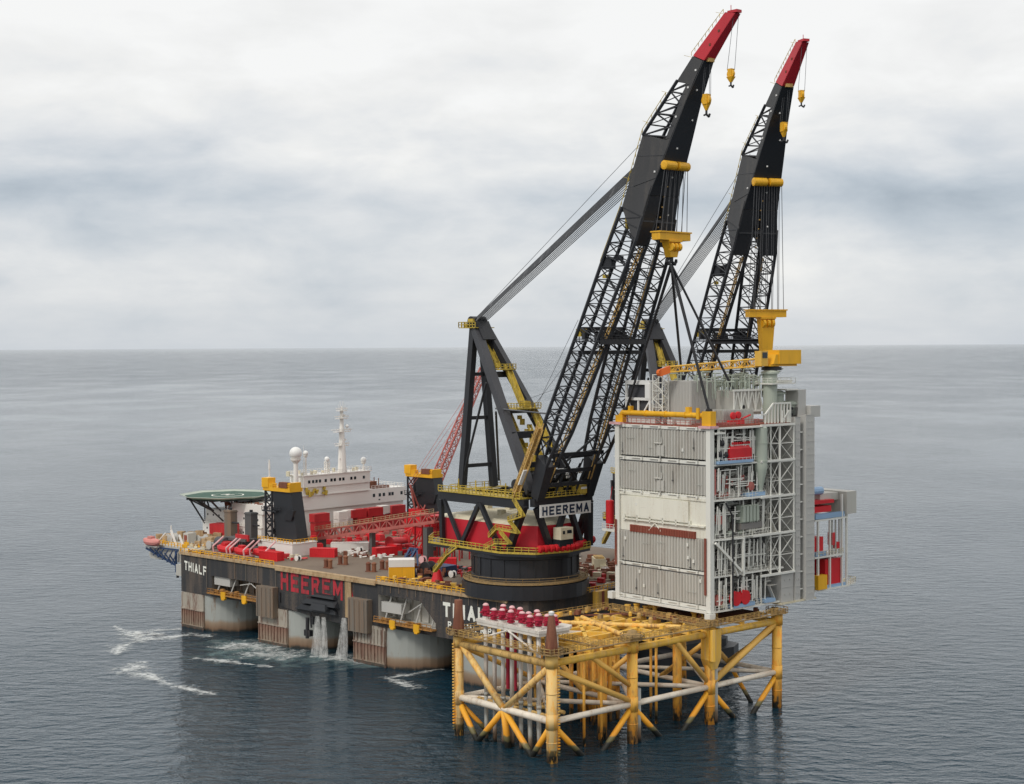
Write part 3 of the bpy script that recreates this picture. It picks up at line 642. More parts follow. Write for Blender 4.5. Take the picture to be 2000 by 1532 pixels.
        m.hexa(A, Bm); m.build('plated_leg', 'crane_plate' if sg_ < 0 else 'crane_plate', K)
        m = MB(); d0, d1 = (rf(104.3) + .12, rf(114.8) + .12)
        m.slab([(d0, sg_ * (so(104) - .05), 104.3), (d0, sg_ * (si(104) + .05), 104.3), (d1, sg_ * .5, 114.8), (d1, sg_ * (so(115) - .05), 114.8)], (.1, 0, -.05)); m.build('belly_plate', 'crane_black', K)  # darker sheet puts the shade of the belly into the colour
    # inner lattice facing between the legs and cross platforms
    def crossframe(z, w_=.6, plat_=True):
        m = MB(); zf = z - 2.7
        for (r, y, q) in ((rb(z), so(z), z), (rf(zf), so(zf), zf)): m.beam((r, -y, q), (r, y, q), w_, w_ * 1.3)
        m.tube((rb(z), -so(z), z), (rf(zf), so(zf), zf), .2); m.tube((rb(z), so(z), z), (rf(zf), -so(zf), zf), .2)
        if plat_:
            m.box((rb(z) - 1, -so(z) - .6, z - 2.9), (rf(zf) + .8, so(z) + .6, z - 2.6)); m.beam((rb(z), -so(z), z - 5.4), (rf(zf) - 1, so(z), z - 5.4), .5, .8)
            m.beam((rf(zf) + .5, -so(z), z - 2.9), (rf(zf) + .5, so(z), z - 2.9), .6, 1.3); m.rail([(rf(zf) + .8, -so(z), z - 2.6), (rf(zf) + .8, so(z), z - 2.6)], 1.2, 1.2, .09); m.rail([(rb(z) - 1, -so(z), z - 2.6), (rb(z) - 1, so(z), z - 2.6)], 1.2, 1.2, .09)
            for k in range(12): m.cb((rb(z) + 5 * random.random(), -so(z) + 2 * so(z) * random.random(), z - 1.6), (.9, .9, 1.4 + random.random()))
            for k in range(7): y = -so(z) + 2 * so(z) * k / 7; m.tube((rb(z), y, z), (rf(zf), y + 2, zf - 2), .16, n=4)
        return m
    crossframe(85.8).build('cross_platform', 'crane_black', K); crossframe(112.2, .5, False).build('cross_frame', 'crane_black', K)
    m = MB(); m.cb((rb(101) + .6, -so(101) + 1.5, 100.6), (2.4, 2.2, 2.6), .3); m.cb((rb(103) + 2, -so(103) + 2.2, 101.6), (2, 1.2, 1)); m.build('sheave_box', 'crane_black', K)
    m = MB(); m.cb((rb(85) + .2, -so(85) + 1.2, 85), (1.6, 2.0, 1.8)); m.cb((rb(99) + 1, -so(99) + 1, 97.6), (1, .8, .8)); m.cb((rb(111) + 1, -so(111) + 1.6, 110), (.6, .6, 4)); m.build('sheave', 'crane_yellow', K)
    # solid head
    def plate(pts, sfun, nm, mt):
        for sg_ in (-1, 1):
            m = MB(); P = [(r, sg_ * sfun(z), z) for r, z in pts]; m.slab(P, (0, -sg_ * .18, 0)); m.build(nm, mt, K)
    SH = lambda z: so(z)
    F = rf
    plate([(rb(117.5), 117.5), (F(114.9) - .05, 114.9), (F(121.4) - .1, 121.4), (F(127) - .1, 127), (49.7, 126.7), (rb(128.7), 128.7)], SH, 'head_plate', 'crane_plate')
    plate([(49.6, 126.9), (F(127) - .15, 127), (F(138.3) - .15, 138.3), (55.0, 139.4)], SH, 'head_strip', 'crane_plate')
    plate([(51.6, 139.2), (56.2, 138), (F(142.8) - .15, 142.8), (rb(144.2), 144.2)], SH, 'neck_plate', 'crane_plate')
    plate([(rb(144.3), 144.3), (F(142.9), 142.9), (F(151.7), 151.7), (rb(152.3), 152.3)], SH, 'tip_plate', 'crane_red')
    # plate joints and small lamps on the head
    for sg_ in (-1,):
        for a, c in (((39.5, 117), (47.4, 118.6)), ((41.8, 124), (49.6, 123.4)), ((44.5, 111), (46.4, 117))):
            m = MB(); m.beam((a[0], -so(a[1]) - .06, a[1]), (c[0], -so(c[1]) - .06, c[1]), .12, .12); m.build('plate_joint', 'frame_grey', K)
        for z in (120, 131.5, 137.5, 141): m = MB(); m.cb((rf(z) - .9, -so(z) - .12, z), (.4, .2, .4)); m.build('lamp', 'white_paint', K)
    for z, y in ((125, -.8), (131, 1.2), (137, -.5), (119, .6), (111, 2.4)): m = MB(); m.cb((rf(z) + .3, y, z), (.2, .35, .35)); m.build('lamp', 'white_paint', K)
    for z in (146, 148.6): m = MB(); m.cb((rf(z) - 1.2, -so(z) - .05, z), (.5, .15, .5)); m.build('inspection_hole', 'rust_brown', K)
    # back chord and lattice in the window
    m = MB()
    for sg_ in (-1, 1):
        prev = None
        for k in range(6):
            z = 128.5 + k * 2.2; p = Vector((rb(z) + .1, sg_ * so(z), z)); q = Vector((50 + (z - 127) * .44, sg_ * so(z), z - 1.2))
            if k % 2 == 0: m.tube(p, q, .2, n=5)
            if prev: m.tube(prev[0], p, .38, n=6); m.tube(prev[0] if k % 2 else prev[1], q if k % 2 else p, .2, n=5)
            prev = (p, q)
    for k in range(6):
        z = 128.5 + k * 2.2; m.tube((rb(z), -so(z), z), (rb(z), so(z), z), .18, n=5)
        if k: m.tube((rb(z), so(z), z), (rb(z - 2.2), -so(z - 2.2), z - 2.2), .15, n=4)
    m.build('window_lattice', 'crane_black', K)
    # belly (front) and back skins
    def skin(tab, off, z0, z1, step, nm, mt, wf=lambda z: so(z)):
        m = MB(); z = z0; k = []
        while z < z1 + .01: k.append(z); z += (z1 - z0) / step
        vs = []
        for z in k: r = lerp_tab(z, tab); vs += [(r + off, -wf(z), z), (r + off, wf(z), z), (r, wf(z), z), (r, -wf(z), z)]
        fs = [(0, 1, 2, 3), tuple(len(vs) - 4 + i for i in (3, 2, 1, 0))]
        for i in range(len(k) - 1):
            for j in range(4): a = i * 4 + j; b_ = i * 4 + (j + 1) % 4; fs.append((a, b_, b_ + 4, a + 4))
        m.add(vs, fs); m.build(nm, mt, K)
    skin(RFt, .2, 115.0, 142.8, 14, 'belly_plate', 'crane_black', lambda z: so(z) - .02)  # shaded belly given the darker black instead of the side plate tone
    skin(RFt, .2, 142.9, 151.7, 4, 'tip_belly', 'crane_red', lambda z: so(z) - .02)
    skin(RB, .2, 117.6, 128.5, 5, 'back_plate', 'crane_plate', lambda z: so(z) - .2)
    skin(RB, .2, 139.5, 144.2, 3, 'back_plate', 'crane_plate', lambda z: so(z) - .2)
    skin(RB, .2, 144.3, 152.3, 4, 'tip_back', 'crane_red', lambda z: so(z) - .2)
    m = MB(); m.add([(rb(152.3), -.9, 152.3), (rb(152.3), .9, 152.3), (rf(151.7) + .5, .9, 151.7), (rf(151.7) + .5, -.9, 151.7)], [(0, 1, 2, 3)]); m.cb((66.2, 0, 152.2), (2.6, 1.6, .6)); m.tube((64.5, .9, 152), (64.5, .9, 154), .08); m.build('tip_cap', 'crane_red', K)
    for y in (-2.25, 2.0): m = MB(); m.lathe((49.7, y, 121.3), [(.6, -1.8), (1.0, -1.7), (1.0, 1.7), (.6, 1.8)], 16, 'y'); m.build('roller', 'bright_yellow', K)
    m = MB()
    for k in range(6): z = 106 + k * 2.2; m.cb((rf(z) + .3, 0, z), (.3, .25, .3))
    for r, z in ((57.6, 141.9), (59.3, 143)): m.cb((r + .3, 0, z), (.7, 1.8, .8))
    m.build('head_fitting', 'jacket_tan', K)
    # boom back walkway
    m = MB()
    for a, c in zip([64.6, 75, 88.5, 100, 112.9, 120, 128.7, 136][:-1], [75, 88.5, 100, 112.9, 120, 128.7, 136, 144]):
        if a < 100: continue
        m.rail([(rb(a) - .1, -so(a), a + .3), (rb(c) - .1, -so(c), c + .3)], .9, 1.6, .07, bars=1)
    m.rail([(rb(144) - .1, -so(144), 144.3), (rb(152) - .1, -so(152), 152.2)], .8, 1.2, .06, bars=1)
    for z in (119, 131, 137, 144, 152): m.tube((rb(z), -so(z), z), (rb(z) - 2.2, -so(z), z + .7), .05, n=4)
    m.build('boom_railing', 'crane_yellow', K)
    m = MB()
    for sg_ in (-1, 1):
        for q in (0, .9):
            m.beam((rf(52) - 1.5 + q, sg_ * 6.8, 50), (rf(103.5) - 1.2 + q, sg_ * (si(103) + .7), 103.5), .25, .25)
    for k in range(44): t = k / 43; m.beam((rf(52) - 1.5 + (rf(103.5) - rf(52)) * t, -(6.8 + (si(103) + .7 - 6.8) * t), 50 + 53.5 * t), (rf(52) - .6 + (rf(103.5) - rf(52)) * t, -(6.8 + (si(103) + .7 - 6.8) * t), 50 + 53.5 * t), .2, .2)
    m.build('boom_ladder', 'jacket_tan', K)
    # pendant ropes
    for grp in (-1, 1):
        m = MB()
        for k in range(9):
            t = k / 8; s0 = grp * (.2 + 1.5 * t); m.tube((-17.5, s0, 89.4 - 1.9 * t), (41.6 - .9 * t, grp * (.2 + 1.6 * t), 124.8 - 3.8 * t), .1, n=4, caps=False)
        m.build('pendant_rope', 'rope_grey', K)
    m = MB()
    m.tube((-17.5, 0, 89.5), (42.7, -1, 128.9), .06, n=4); m.tube((-1, -2, 68), (rb(72), -5, 73), .05, n=4); m.tube((2, 2, 68), (rb(76), -5, 80), .05, n=4); m.tube((2, 0, 64), (rb(80), -5, 88), .05, n=4)
    m.tube((-5, -5, 66.8), (rb(68) + 2, -7, 66), .22, n=5)
    m.build('luffing_rope', 'rope_grey', K)
    m = MB()
    for k in range(4): y = -5 + k * .9; m.tube((rf(118), 2.5 + k * .45, 119), (rf(60) - 2.5, 6 + k * .7, 60), .07, n=4)
    m.build('hoist_rope', 'rope_dark', K)
    return K
K1 = make_crane()
K2 = copy_tree(K1)
K2.location = C2.w(0, 0, 22); K2.rotation_euler = (0, 0, C2.a); K2['label'] = 'far revolving crane half hidden behind the grey module'
# hoist blocks hanging from the booms
def main_block(fr, base, label, body, mat='bright_yellow', wb=1.0):
    r, z = base
    B = thing('hook_block', label, 'crane hook', fr, (r, 0, z), 'main hook blocks')
    m = MB(); m.box((r - 1.2, -5, z - .9), (r + 1.2, 5, z + .9)); m.box((r - 1.5, -5.2, z + .7), (r + 1.5, 5.2, z + 1.0)); m.box((r - 1.5, -2, z - 1.3), (r + 1.5, 2, z - .92)); m.build('beam', mat, B)
    m = MB()
    m.hexa([(r - .9, -wb, z - body), (r + .9, -wb, z - body), (r + .9, wb, z - body), (r - .9, wb, z - body)], [(r - 1, -1.7, z - body * .45), (r + 1, -1.7, z - body * .45), (r + 1, 1.7, z - body * .45), (r - 1, 1.7, z - body * .45)]); m.hexa([(r - 1, -1.7, z - body * .45), (r + 1, -1.7, z - body * .45), (r + 1, 1.7, z - body * .45), (r - 1, 1.7, z - body * .45)], [(r - 1, -2, z - 1.3), (r + 1, -2, z - 1.3), (r + 1, 2, z - 1.3), (r - 1, 2, z - 1.3)])
    for y in (-1.2, 0, 1.2): m.lathe((r + 1.1, y, z - 2.4), [(.9, -.3), (.9, .3)], 12, 'y')
    m.build('block_body', mat, B)
    m = MB(); zb = z - body
    m.tube((r, 0, zb + .3), (r, 0, zb - 1.0), .45)
    for sg_ in (-1, 1):
        pts = [(r, sg_ * .2, zb - 1), (r, sg_ * 1.0, zb - 1.6), (r, sg_ * 1.5, zb - 1.1), (r, sg_ * 1.6, zb - .4)]
        for a, c in zip(pts[:-1], pts[1:]): m.tube(a, c, .38, .28, n=8)
    m.build('hook', 'rope_dark', B)
    m = MB()
    for k in range(12): y = -4.6 + k * .836; m.tube((r + (.5 if k % 2 else -.4), y, z + 1), (49.8, y * .8, 121.2), .075, n=4, caps=False)
    m.build('rope', 'rope_wire', B)
    return B
main_block(C1, (48.2, 106), 'yellow main hook block on the near crane, slings spreading below it', 4.6)
main_block(C2, (48.6, 89.6), 'tall yellow main hook block on the far crane, lowered behind the module', 9.5, wb=1.3)
def small_block(fr, r, z, top, label, big, s0=0):
    B = thing('hook_block', label, 'crane hook', fr, (r, s0, z), 'small hook blocks near the boom tips')
    q = 1.0 if big else .8
    m = MB(); m.lathe((r, s0, z), [(.4, -.5 * q), (1.15 * q, -.35 * q), (1.15 * q, .35 * q), (.4, .5 * q)], 14, 'y'); m.cb((r, s0, z + .2), (1.3 * q, 1.3 * q, 2.2 * q)); m.hexa([(r - .2, s0 - .2, z - 2.2 * q), (r + .2, s0 - .2, z - 2.2 * q), (r + .2, s0 + .2, z - 2.2 * q), (r - .2, s0 + .2, z - 2.2 * q)], [(r - .8, s0 - .6, z - .6), (r + .8, s0 - .6, z - .6), (r + .8, s0 + .6, z - .6), (r - .8, s0 + .6, z - .6)]); m.build('block_body', 'bright_yellow', B)
    m = MB(); pts = [(r, s0, z - 2 * q), (r, s0, z - 3 * q), (r, s0 + .8 * q, z - 3.5 * q), (r, s0 + 1.1 * q, z - 2.8 * q)]
    for a, c in zip(pts[:-1], pts[1:]): m.tube(a, c, .24 * q, n=6)
    m.tube((r, s0, z - 3 * q), (r, s0 - .8 * q, z - 3.3 * q), .2 * q, n=6); m.build('hook', 'rope_dark', B)
    m = MB()
    for y in ((-.5, .5) if not big else (-.7, -.25, .25, .7)): m.tube((r - .6 if y < 0 else r + .6, s0 + y, z + .8), (top[0] + (0 if y < 0 else .5), s0 + y, top[1]), .05, n=4, caps=False)
    m.build('rope', 'rope_grey', B)
small_block(C1, 65.2, 139.3, (66.4, 151.6), 'small yellow hook block hanging from the near boom tip', False)
small_block(C1, 58.4, 134.6, (58.6, 142.6), 'larger yellow hook block below the red tip of the near boom', True)
small_block(C2, 65.2, 139.9, (66.4, 151.6), 'small yellow hook block hanging from the far boom tip', False)
small_block(C2, 57.2, 133.4, (58.2, 142.4), 'larger yellow hook block in front of the far boom', True)
# ------------------------------------------------------------ yellow jacket
Jk = thing('offshore_jacket', 'yellow tubular steel jacket standing in the sea in front of the vessel', 'steel jacket', JF, (0, 0, 0))
U4 = [0, 22.5, 46.3, 69]; TZ = 20.2
for i, u in enumerate(U4):
    for v in (0, 29):
        m = MB(); r = 1.12 if v == 0 else 1.0
        m.tube((u, v, -6), (u, v, 21), r, n=20); m.tube((u, v, 6.6), (u, v, 9.6), r + .09, n=20); m.tube((u, v, 13.6), (u, v, 13.8), r + .07, n=20); m.tube((u, v, 3.9), (u, v, 4.05), r + .07, n=20)
        m.tube((u, v, 18.8), (u, v, 21.4), r + .18, n=20)
        m.build('leg', 'leg_cream' if u == 0 else 'leg_paint', Jk, smooth=True)
m = MB()
for u, v, dx, dy in ((0, 0, 1.25, -.35), (0, 29, -1.2, .2), (69, 0, 1.15, .2)):
    for k in range(30): m.cb((u + dx * (.7 if u == 0 and v == 0 else 1), v + dy - (.6 if v == 0 and u == 0 else 0), 1.5 + k * .62), (.5, .5, .28))
m.build('boat_rungs', 'brace_orange', Jk)
for u, v, z0, z1, r in ((24.3, .6, -3, 11, .75), (47.9, .3, -3, 12.5, .7)):
    m = MB(); m.tube((u, v - .3, z0), (u, v - .3, z1), r, n=14); m.build('boat_fender', 'column_paint', Jk, smooth=True)
m = MB(); m.box((44.6, -1.3, 14.2), (48.6, 1.0, 20.6)); m.hexa([(45.6, -1.2, 12), (47.4, -1.2, 12), (47.4, .9, 12), (45.6, .9, 12)], [(44.6, -1.3, 14.2), (48.6, -1.3, 14.2), (48.6, 1.0, 14.2), (44.6, 1.0, 14.2)])
m.tube((45.4, -1.7, 14), (45.4, -1.7, 20.8), .7); m.build('leg_sleeve', 'jacket_yellow', Jk)
for u, v in ((20.2, 6.5), (43.6, 7)):
    m = MB(); m.tube((u, v, -5), (u, v, 20.6), 1.0, n=16); m.build('inner_leg', 'leg_paint', Jk, smooth=True)
def brace(a, b_, r=.62, mt='brace_orange', nm='brace'):
    m = MB(); m.tube(a, b_, r, n=12); m.build(nm, mt, Jk, smooth=True)
# long side v = 0
for a, c in zip(U4[:-1], U4[1:]): brace((a, 0, 8.1), (c, 0, 8.1), .62, 'brace_white', 'horizontal_brace')
for a, c in zip(U4[:-1], U4[1:]): brace((a, 0, 19.6), (c, 0, 19.6), .75, 'jacket_yellow', 'top_beam')
brace((.8, 0, 18.2), (22.5, 0, 8.6)); brace((11, 0, 19.4), (21.6, 0, 12.2), .55); brace((35.5, 0, 19.4), (46, 0, 9.0), .58); brace((68, 0, 19), (47, 0, 8.8), .72)
for u, s_ in ((0, 1), (22.5, -1), (22.5, 1), (46.3, -1), (46.3, 1), (69, -1)):
    brace((u, 0, 7.6), (u + s_ * 11.5, .2, -3.2), .6, 'brace_orange', 'splash_brace')
# end face u = 0
brace((0, 0, 8.1), (0, 29, 8.1), .72, 'brace_white', 'horizontal_brace'); brace((0, 0, 19.4), (0, 29, 19.4), .78, 'jacket_tan', 'top_beam')
brace((0, 28, 19.4), (0, 14.5, 8), .72, 'leg_cream'); brace((0, 1, 18.6), (0, 14.5, 8), .66, 'leg_cream')
brace((0, 14.5, 8), (0, 2.5, -3.2), .62, 'brace_orange', 'splash_brace'); brace((0, 14.5, 8), (0, 26, -3.2), .62, 'brace_orange', 'splash_brace'); brace((0, 14.5, 8), (1.5, 14.5, -3.2), .7, 'brace_orange', 'splash_brace')
brace((0, 29, 7.2), (0, 20.5, -3.2), .6, 'brace_orange', 'splash_brace'); brace((0, 29, 7.2), (8, 24, -3.2), .5, 'brace_orange', 'splash_brace'); brace((0, 0, 7.6), (0, 8.5, -3.2), .6, 'brace_orange', 'splash_brace')
# far side and other end, inner plan bracing
for a, c in zip(U4[:-1], U4[1:]):
    brace((a, 29, 8.1), (c, 29, 8.1), .6, 'brace_white', 'horizontal_brace'); brace((a, 29, 19.6), (c, 29, 19.6), .7, 'jacket_yellow', 'top_beam'); brace((a, 29, 19.2), (c, 29, 8.4), .55)
for u in U4[1:]:
    brace((u, 0, 8.1), (u, 29, 8.1), .55, 'brace_white', 'horizontal_brace'); brace((u, 0, 19.5), (u, 29, 19.5), .6, 'jacket_yellow', 'top_beam')
brace((69, 0, 18.5), (69, 14.5, 8.1), .6); brace((69, 29, 18.5), (69, 14.5, 8.1), .6); brace((69, 14.5, 8.1), (69, 5, -3.2), .5, 'brace_orange', 'splash_brace')
brace((22.5, 0, 18.5), (22.5, 14.5, 8.1), .55); brace((22.5, 29, 18.5), (22.5, 14.5, 8.1), .55); brace((46.3, 0, 18.5), (46.3, 14.5, 8.1), .55)
for a, c in zip(U4[:-1], U4[1:]):
    mid = ((a + c) / 2, 14.5, 8.1)
    brace((a, 0, 8.1), mid, .5, 'brace_white', 'plan_brace'); brace((c, 0, 8.1), mid, .5, 'brace_white', 'plan_brace'); brace(mid, (c, 29, 8.1), .5, 'brace_white', 'plan_brace'); brace(mid, (a, 29, 8.1), .45, 'brace_white', 'plan_brace')
brace((0, 20, 8.1), (11, 10, 8.1), .4, 'jacket_tan', 'plan_brace'); brace((4, 3, 8.1), (11, 14.5, 8.1), .4, 'jacket_tan', 'plan_brace'); brace((2.5, 4, 8.1), (2.5, 26, 8.1), .4, 'jacket_tan', 'plan_brace'); brace((7, 4, 8.1), (7, 26, 8.1), .4, 'jacket_tan', 'plan_brace')
# top frame
def tbeam(a, b_, w=.7, mt='jacket_yellow', nm='deck_beam'):
    m = MB(); m.beam((*a, 20.7), (*b_, 20.7), w, .9); m.build(nm, mt, Jk)
for u in (11, 28, 34, 40): tbeam((u, 0), (u, 29), .8)
for v in (5, 9.5, 14.5, 19, 24): tbeam((12, v), (46, v), .7, 'jacket_yellow')
tbeam((11, 0), (22.5, 14.5), .8); tbeam((22.5, 14.5), (34, 0), .7); tbeam((22.5, 0), (11, 14.5), .55); tbeam((34, 29), (22.5, 14.5), .7); tbeam((46.3, 0), (34, 14.5), .6); tbeam((12, 29), (22.5, 14.5), .6, 'brace_white')
for u in (57.5,): tbeam((u, 0), (u, 29))
m = MB(); m.tube((24, 3, 21.4), (33, 26, 21.4), .5, n=14); m.build('launch_tube', 'leg_cream', Jk)
m = MB(); m.tube((40, 2.5, 21.5), (24, 28, 21.2), .5, n=10); m.build('launch_tube', 'leg_cream', Jk)
# walkways with handrails
ways = [((-.9, -1.2), (-.9, 30.2), 1.1), ((-1.2, -1.2), (69.5, -1.2), 1.0), ((-1.4, 30.4), (46, 30.4), 2.0), ((12.4, 0), (12.4, 29), .9), ((45, 0), (45, 29), 1.2)]
for a, c, w_ in ways:
    m = MB(); m.beam((*a, 21.45), (*c, 21.45), w_, .12)
    d = (Vector((*c, 0)) - Vector((*a, 0))).normalized(); nn = Vector((-d.y, d.x, 0)) * w_ / 2
    wk = m.build('walkway', 'grating_brown', Jk)
    m = MB()
    for s_ in (-1, 1): m.rail([Vector((*a, 21.5)) + nn * s_, Vector((*c, 21.5)) + nn * s_], 1.15, 1.5, .065)
    m.build('handrail', 'jacket_tan', wk)
for u, v in ((0, 0), (0, 29), (22.5, 0), (46.3, 0), (69, 0)):
    m = MB(); m.lathe((u, v, 21.5), [(2.5, 0), (2.5, .15)], 8)
    p8 = [(u + 2.45 * cos(k * pi / 4), v + 2.45 * sin(k * pi / 4), 21.6) for k in range(9)]; m.rail(p8, 1.15, 1, .08)
    for k in range(6): m.cb((u - 2 + 4 * random.random(), v - 2 + 4 * random.random(), 22), (.6, .5, .5 + random.random()))
    m.build('leg_platform', 'grating_brown', Jk)
m = MB(); m.lathe((22.5, 0, 21.7), [(2.2, 0), (2.4, .6), (1.2, 1.0), (.9, 1.6)], 10); m.build('pile_cap', 'grating_brown', Jk)
for u, v, h in ((0, 0, 7.8), (0, 29, 7.4)):
    m = MB(); m.lathe((u, v, 21.2), [(1.3, 0), (1.25, h * .25), (1.0, h * .55), (.85 if v else .62, h), (.8 if v else .5, h + .1)], 16); 
    st = m.build('pile_stub', 'rust_brown', Jk, smooth=True)
    if v == 0: m = MB(); m.lathe((u, v, 21.2 + h + .2), [(.5, 0), (.6, .6), (.1, .8)], 10); m.build('lamp', 'white_paint', st)
for i, (u, v, h) in enumerate([(47.5 + k * 1.0, 26 - k * 1.9 if k < 4 else 14 - k * 1.2, 1.2 + (k % 2) * .4) for k in range(8)]):
    m = MB(); m.lathe((u, v, 21), [(.55, 0), (.55, h), (.75, h + .1), (.75, h + .4)], 10); m.build('stub', 'jacket_yellow', Jk)
for k in range(66):
    u = 33 + random.random() * 35 if k < 46 else 24 + random.random() * 20; v = random.random() * 30 if k < 46 else 28 + random.random() * 2
    s_ = .3 + random.random() * .7; m = MB()
    if k % 3: m.cb((u, v, 21.6 + s_ / 2), (s_ * 1.4, s_, s_), random.random())
    else: m.lathe((u, v, 21.3), [(s_ * .5, 0), (s_ * .5, s_), (s_ * .3, s_ * 1.3)], 8)
    m.build('deck_fitting', ('grating_brown', 'jacket_tan', 'rust_brown', 'jacket_yellow')[k % 4], Jk)
m = MB(); m.prism([(36, 29), (46, 24), (68, 24), (68, 2), (48, 2), (48, 20)], 20.9, 21.3); m.build('deck_plate', 'rust_brown', Jk)
# conductors in the middle bays
for k in range(12):
    u = 27 + (k % 4) * 2.4; v = 16 + (k // 4) * 3.6
    m = MB(); m.tube((u, v, -5), (u, v, 20.4), .48, n=12); m.build('conductor', 'leg_paint', Jk, smooth=True)
for u, v in ((13.5, 5), (16.5, 3), (10, 12), (14, 17), (18, 20), (38, 8), (40.5, 12)):
    m = MB(); m.tube((u, v, -5), (u, v, 20.4), .32, n=10); m.build('riser', 'leg_paint', Jk, smooth=True)
# wellhead platform with its conductors
m = MB(); m.prism([(.8, 4.6), (8.6, 4.0), (10.8, 5.6), (10.8, 8), (9.2, 24.5), (1.0, 24.5)], 24.6, 25.2); m.prism([(.9, 4.7), (9, 4.5), (9, 24.3), (1.1, 24.3)], 24.0, 24.55)
wp = m.build('wellhead_platform', 'conductor_white', Jk)
m = MB(); m.tube((.9, 14.5, 24), (.9, 22.6, 21.4), .22); m.tube((.9, 14.0, 24), (.9, 5, 20.6), .22); m.box((3.5, 11, 23.8), (6, 17, 24.1)); m.build('knee_brace', 'conductor_white', wp)
wells = []
for k in range(7):
    wells.append((2.2, 6.2 + k * 2.75)); wells.append((6.4, 5.6 + k * 2.75))
for i, (u, v) in enumerate(wells):
    m = MB(); m.tube((u, v, 9.5), (u, v, 24), .44, n=12); m.build('conductor', 'conductor_white', Jk, smooth=True)
    m = MB(); m.tube((u, v, -5), (u, v, 9.45), .42, n=12); m.tube((u, v, 9.2), (u, v, 9.9), .5, n=12); m.build('conductor', 'column_paint', Jk, smooth=True)
for i, (u, v) in enumerate([(4.3, 16), (4.5, 18.2), (6, 20)]):
    m = MB(); m.tube((u, v, 11), (u, v, 23.9), .5, n=10); m.build('riser', 'wellhead_red', Jk)
w0 = None
for i, (u, v) in enumerate(wells):
    if w0 is None:
        w0 = thing('wellhead', 'red wellhead valve tree with a pale dome on the small white platform', 'wellhead', JF, (u, v, 25.2), 'red wellheads in rows on the white platform')
        m = MB(); m.lathe((u, v, 25.2), [(.75, 0), (.75, .5), (.45, .7)], 12); m.build('base_flange', 'conductor_white', w0)
        m = MB(); m.lathe((u, v, 25.7), [(.5, 0), (.5, .3), (.85, .32), (.85, .6), (.62, .62), (.68, 1.3), (.9, 1.32), (.9, 1.55), (.6, 1.58), (.6, 2.3)], 12)
        for a in range(4): t = a * pi / 2 + .5; m.tube((u, v, 26.7), (u + cos(t) * 1.15, v + sin(t) * 1.15, 26.7), .26, n=8); m.lathe((u + cos(t) * 1.15, v + sin(t) * 1.15, 26.7), [(.3, -.12), (.3, .12)], 8)
        m.cb((u + .5, v - .3, 27.5), (.5, .5, .7))
        m.build('valve_body', 'wellhead_red', w0)
        m = MB(); m.lathe((u, v, 28.0), [(.64, 0), (.64, .18), (.42, .45), (.1, .55)], 12); m.build('dome', 'wellhead_pink', w0, smooth=True)
    else:
        c = copy_tree(w0); c.location = JF.w(u + random.uniform(-.25, .25), v + random.uniform(-.3, .3), 25.2 - (i % 4) * .22); c.rotation_euler = (0, 0, random.random() * 3); c.scale = (1, 1, random.uniform(.86, 1.06))
# ------------------------------------------------------------ grey topside module hanging over the jacket
T = thing('platform_module', 'tall grey multi deck platform module hanging from the slings above the jacket', 'platform module', JF, (48, 1, 23.7))
u0, v0, u1, v1, zb, zt = 48.0, 1.0, 81.5, 29.6, 24.0, 64.0
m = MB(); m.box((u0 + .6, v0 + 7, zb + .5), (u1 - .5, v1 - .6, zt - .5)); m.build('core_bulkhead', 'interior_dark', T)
dz = [24.0, 31.6, 39.7, 48.3, 56.0, 64.0]
# decks on the open side
for i, z in enumerate(dz):
    m = MB(); e = 1.0 if i in (2, 3, 5) else .0
    m.prism([(u0 + .5, v0 - .2), (u0 + 8.5, v0 - .6 - e), (u0 + 12, v0 - .6 - e), (u0 + 24, v0 - .5), (u0 + 24, v0 + 7.2), (u0 + .5, v0 + 7.2)], z - .35, z); m.build('deck', 'module_white', T)
    m = MB(); m.prism([(u0 + .5, v0 + 7.3), (u1 - .2, v0 + 7.3), (u1 - .2, v1 - .1), (u0 + .5, v1 - .1)], z - .3, z - .05); m.build('deck', 'module_grey', T)
    if z < 63:
        m = MB(); m.rail([(u0 + 1, v0 - .3, z), (u0 + 8.5, v0 - .6 - e, z), (u0 + 17.5, v0 - .6, z)], 1.15, 1.2, .05); m.build('handrail', 'module_white', T)
# corner columns
for u, v in ((u0, v0 - .2), (u0, v1 - .9)):
    m = MB(); m.box((u - .5, v, 23.7), (u + .8, v + 1.3, 64.4)); m.build('corner_column', 'module_white', T)
# left cladding
def clad(z0, z1, mt='module_grey', va=v0 + 1.2, vb=v1 - 1.0, ribs=30, nm='cladding'):
    m = MB(); m.box((u0, va, z0), (u0 + .3, vb, z1)); k = ribs; w_ = (vb - va) / k
    for i in range(k):
        a = va + i * w_; m.hexa([(u0 - .34, a + w_ * .28, z0 + .1), (u0 - .34, a + w_ * .62, z0 + .1), (u0 - .002, a + w_ * .8, z0 + .1), (u0 - .002, a + w_ * .1, z0 + .1)], [(u0 - .34, a + w_ * .28, z1 - .1), (u0 - .34, a + w_ * .62, z1 - .1), (u0 - .002, a + w_ * .8, z1 - .1), (u0 - .002, a + w_ * .1, z1 - .1)])
    m.build(nm, mt, T)
for z0, z1 in ((57.0, 63.3), (49.2, 55.6), (32.7, 39.6), (25.2, 31.6)): clad(z0, z1)
m = MB(); m.box((u0 + .05, v0 + 1.2, 39.7), (u0 + .3, v1 - 1, 49.1))
m.box((u0 - .5, 7.3, 42.9), (u0 + .04, 26.6, 47.6)); m.box((u0 - .2, 2.4, 47.9), (u0 + .04, 29, 48.5)); m.box((u0 - .5, 2.6, 42.2), (u0 + .04, 27.6, 42.55))
for k in range(6): v = 7 + k * 4; m.cb((u0 - .3, v, 42.7), (.4, .4, 1.4))
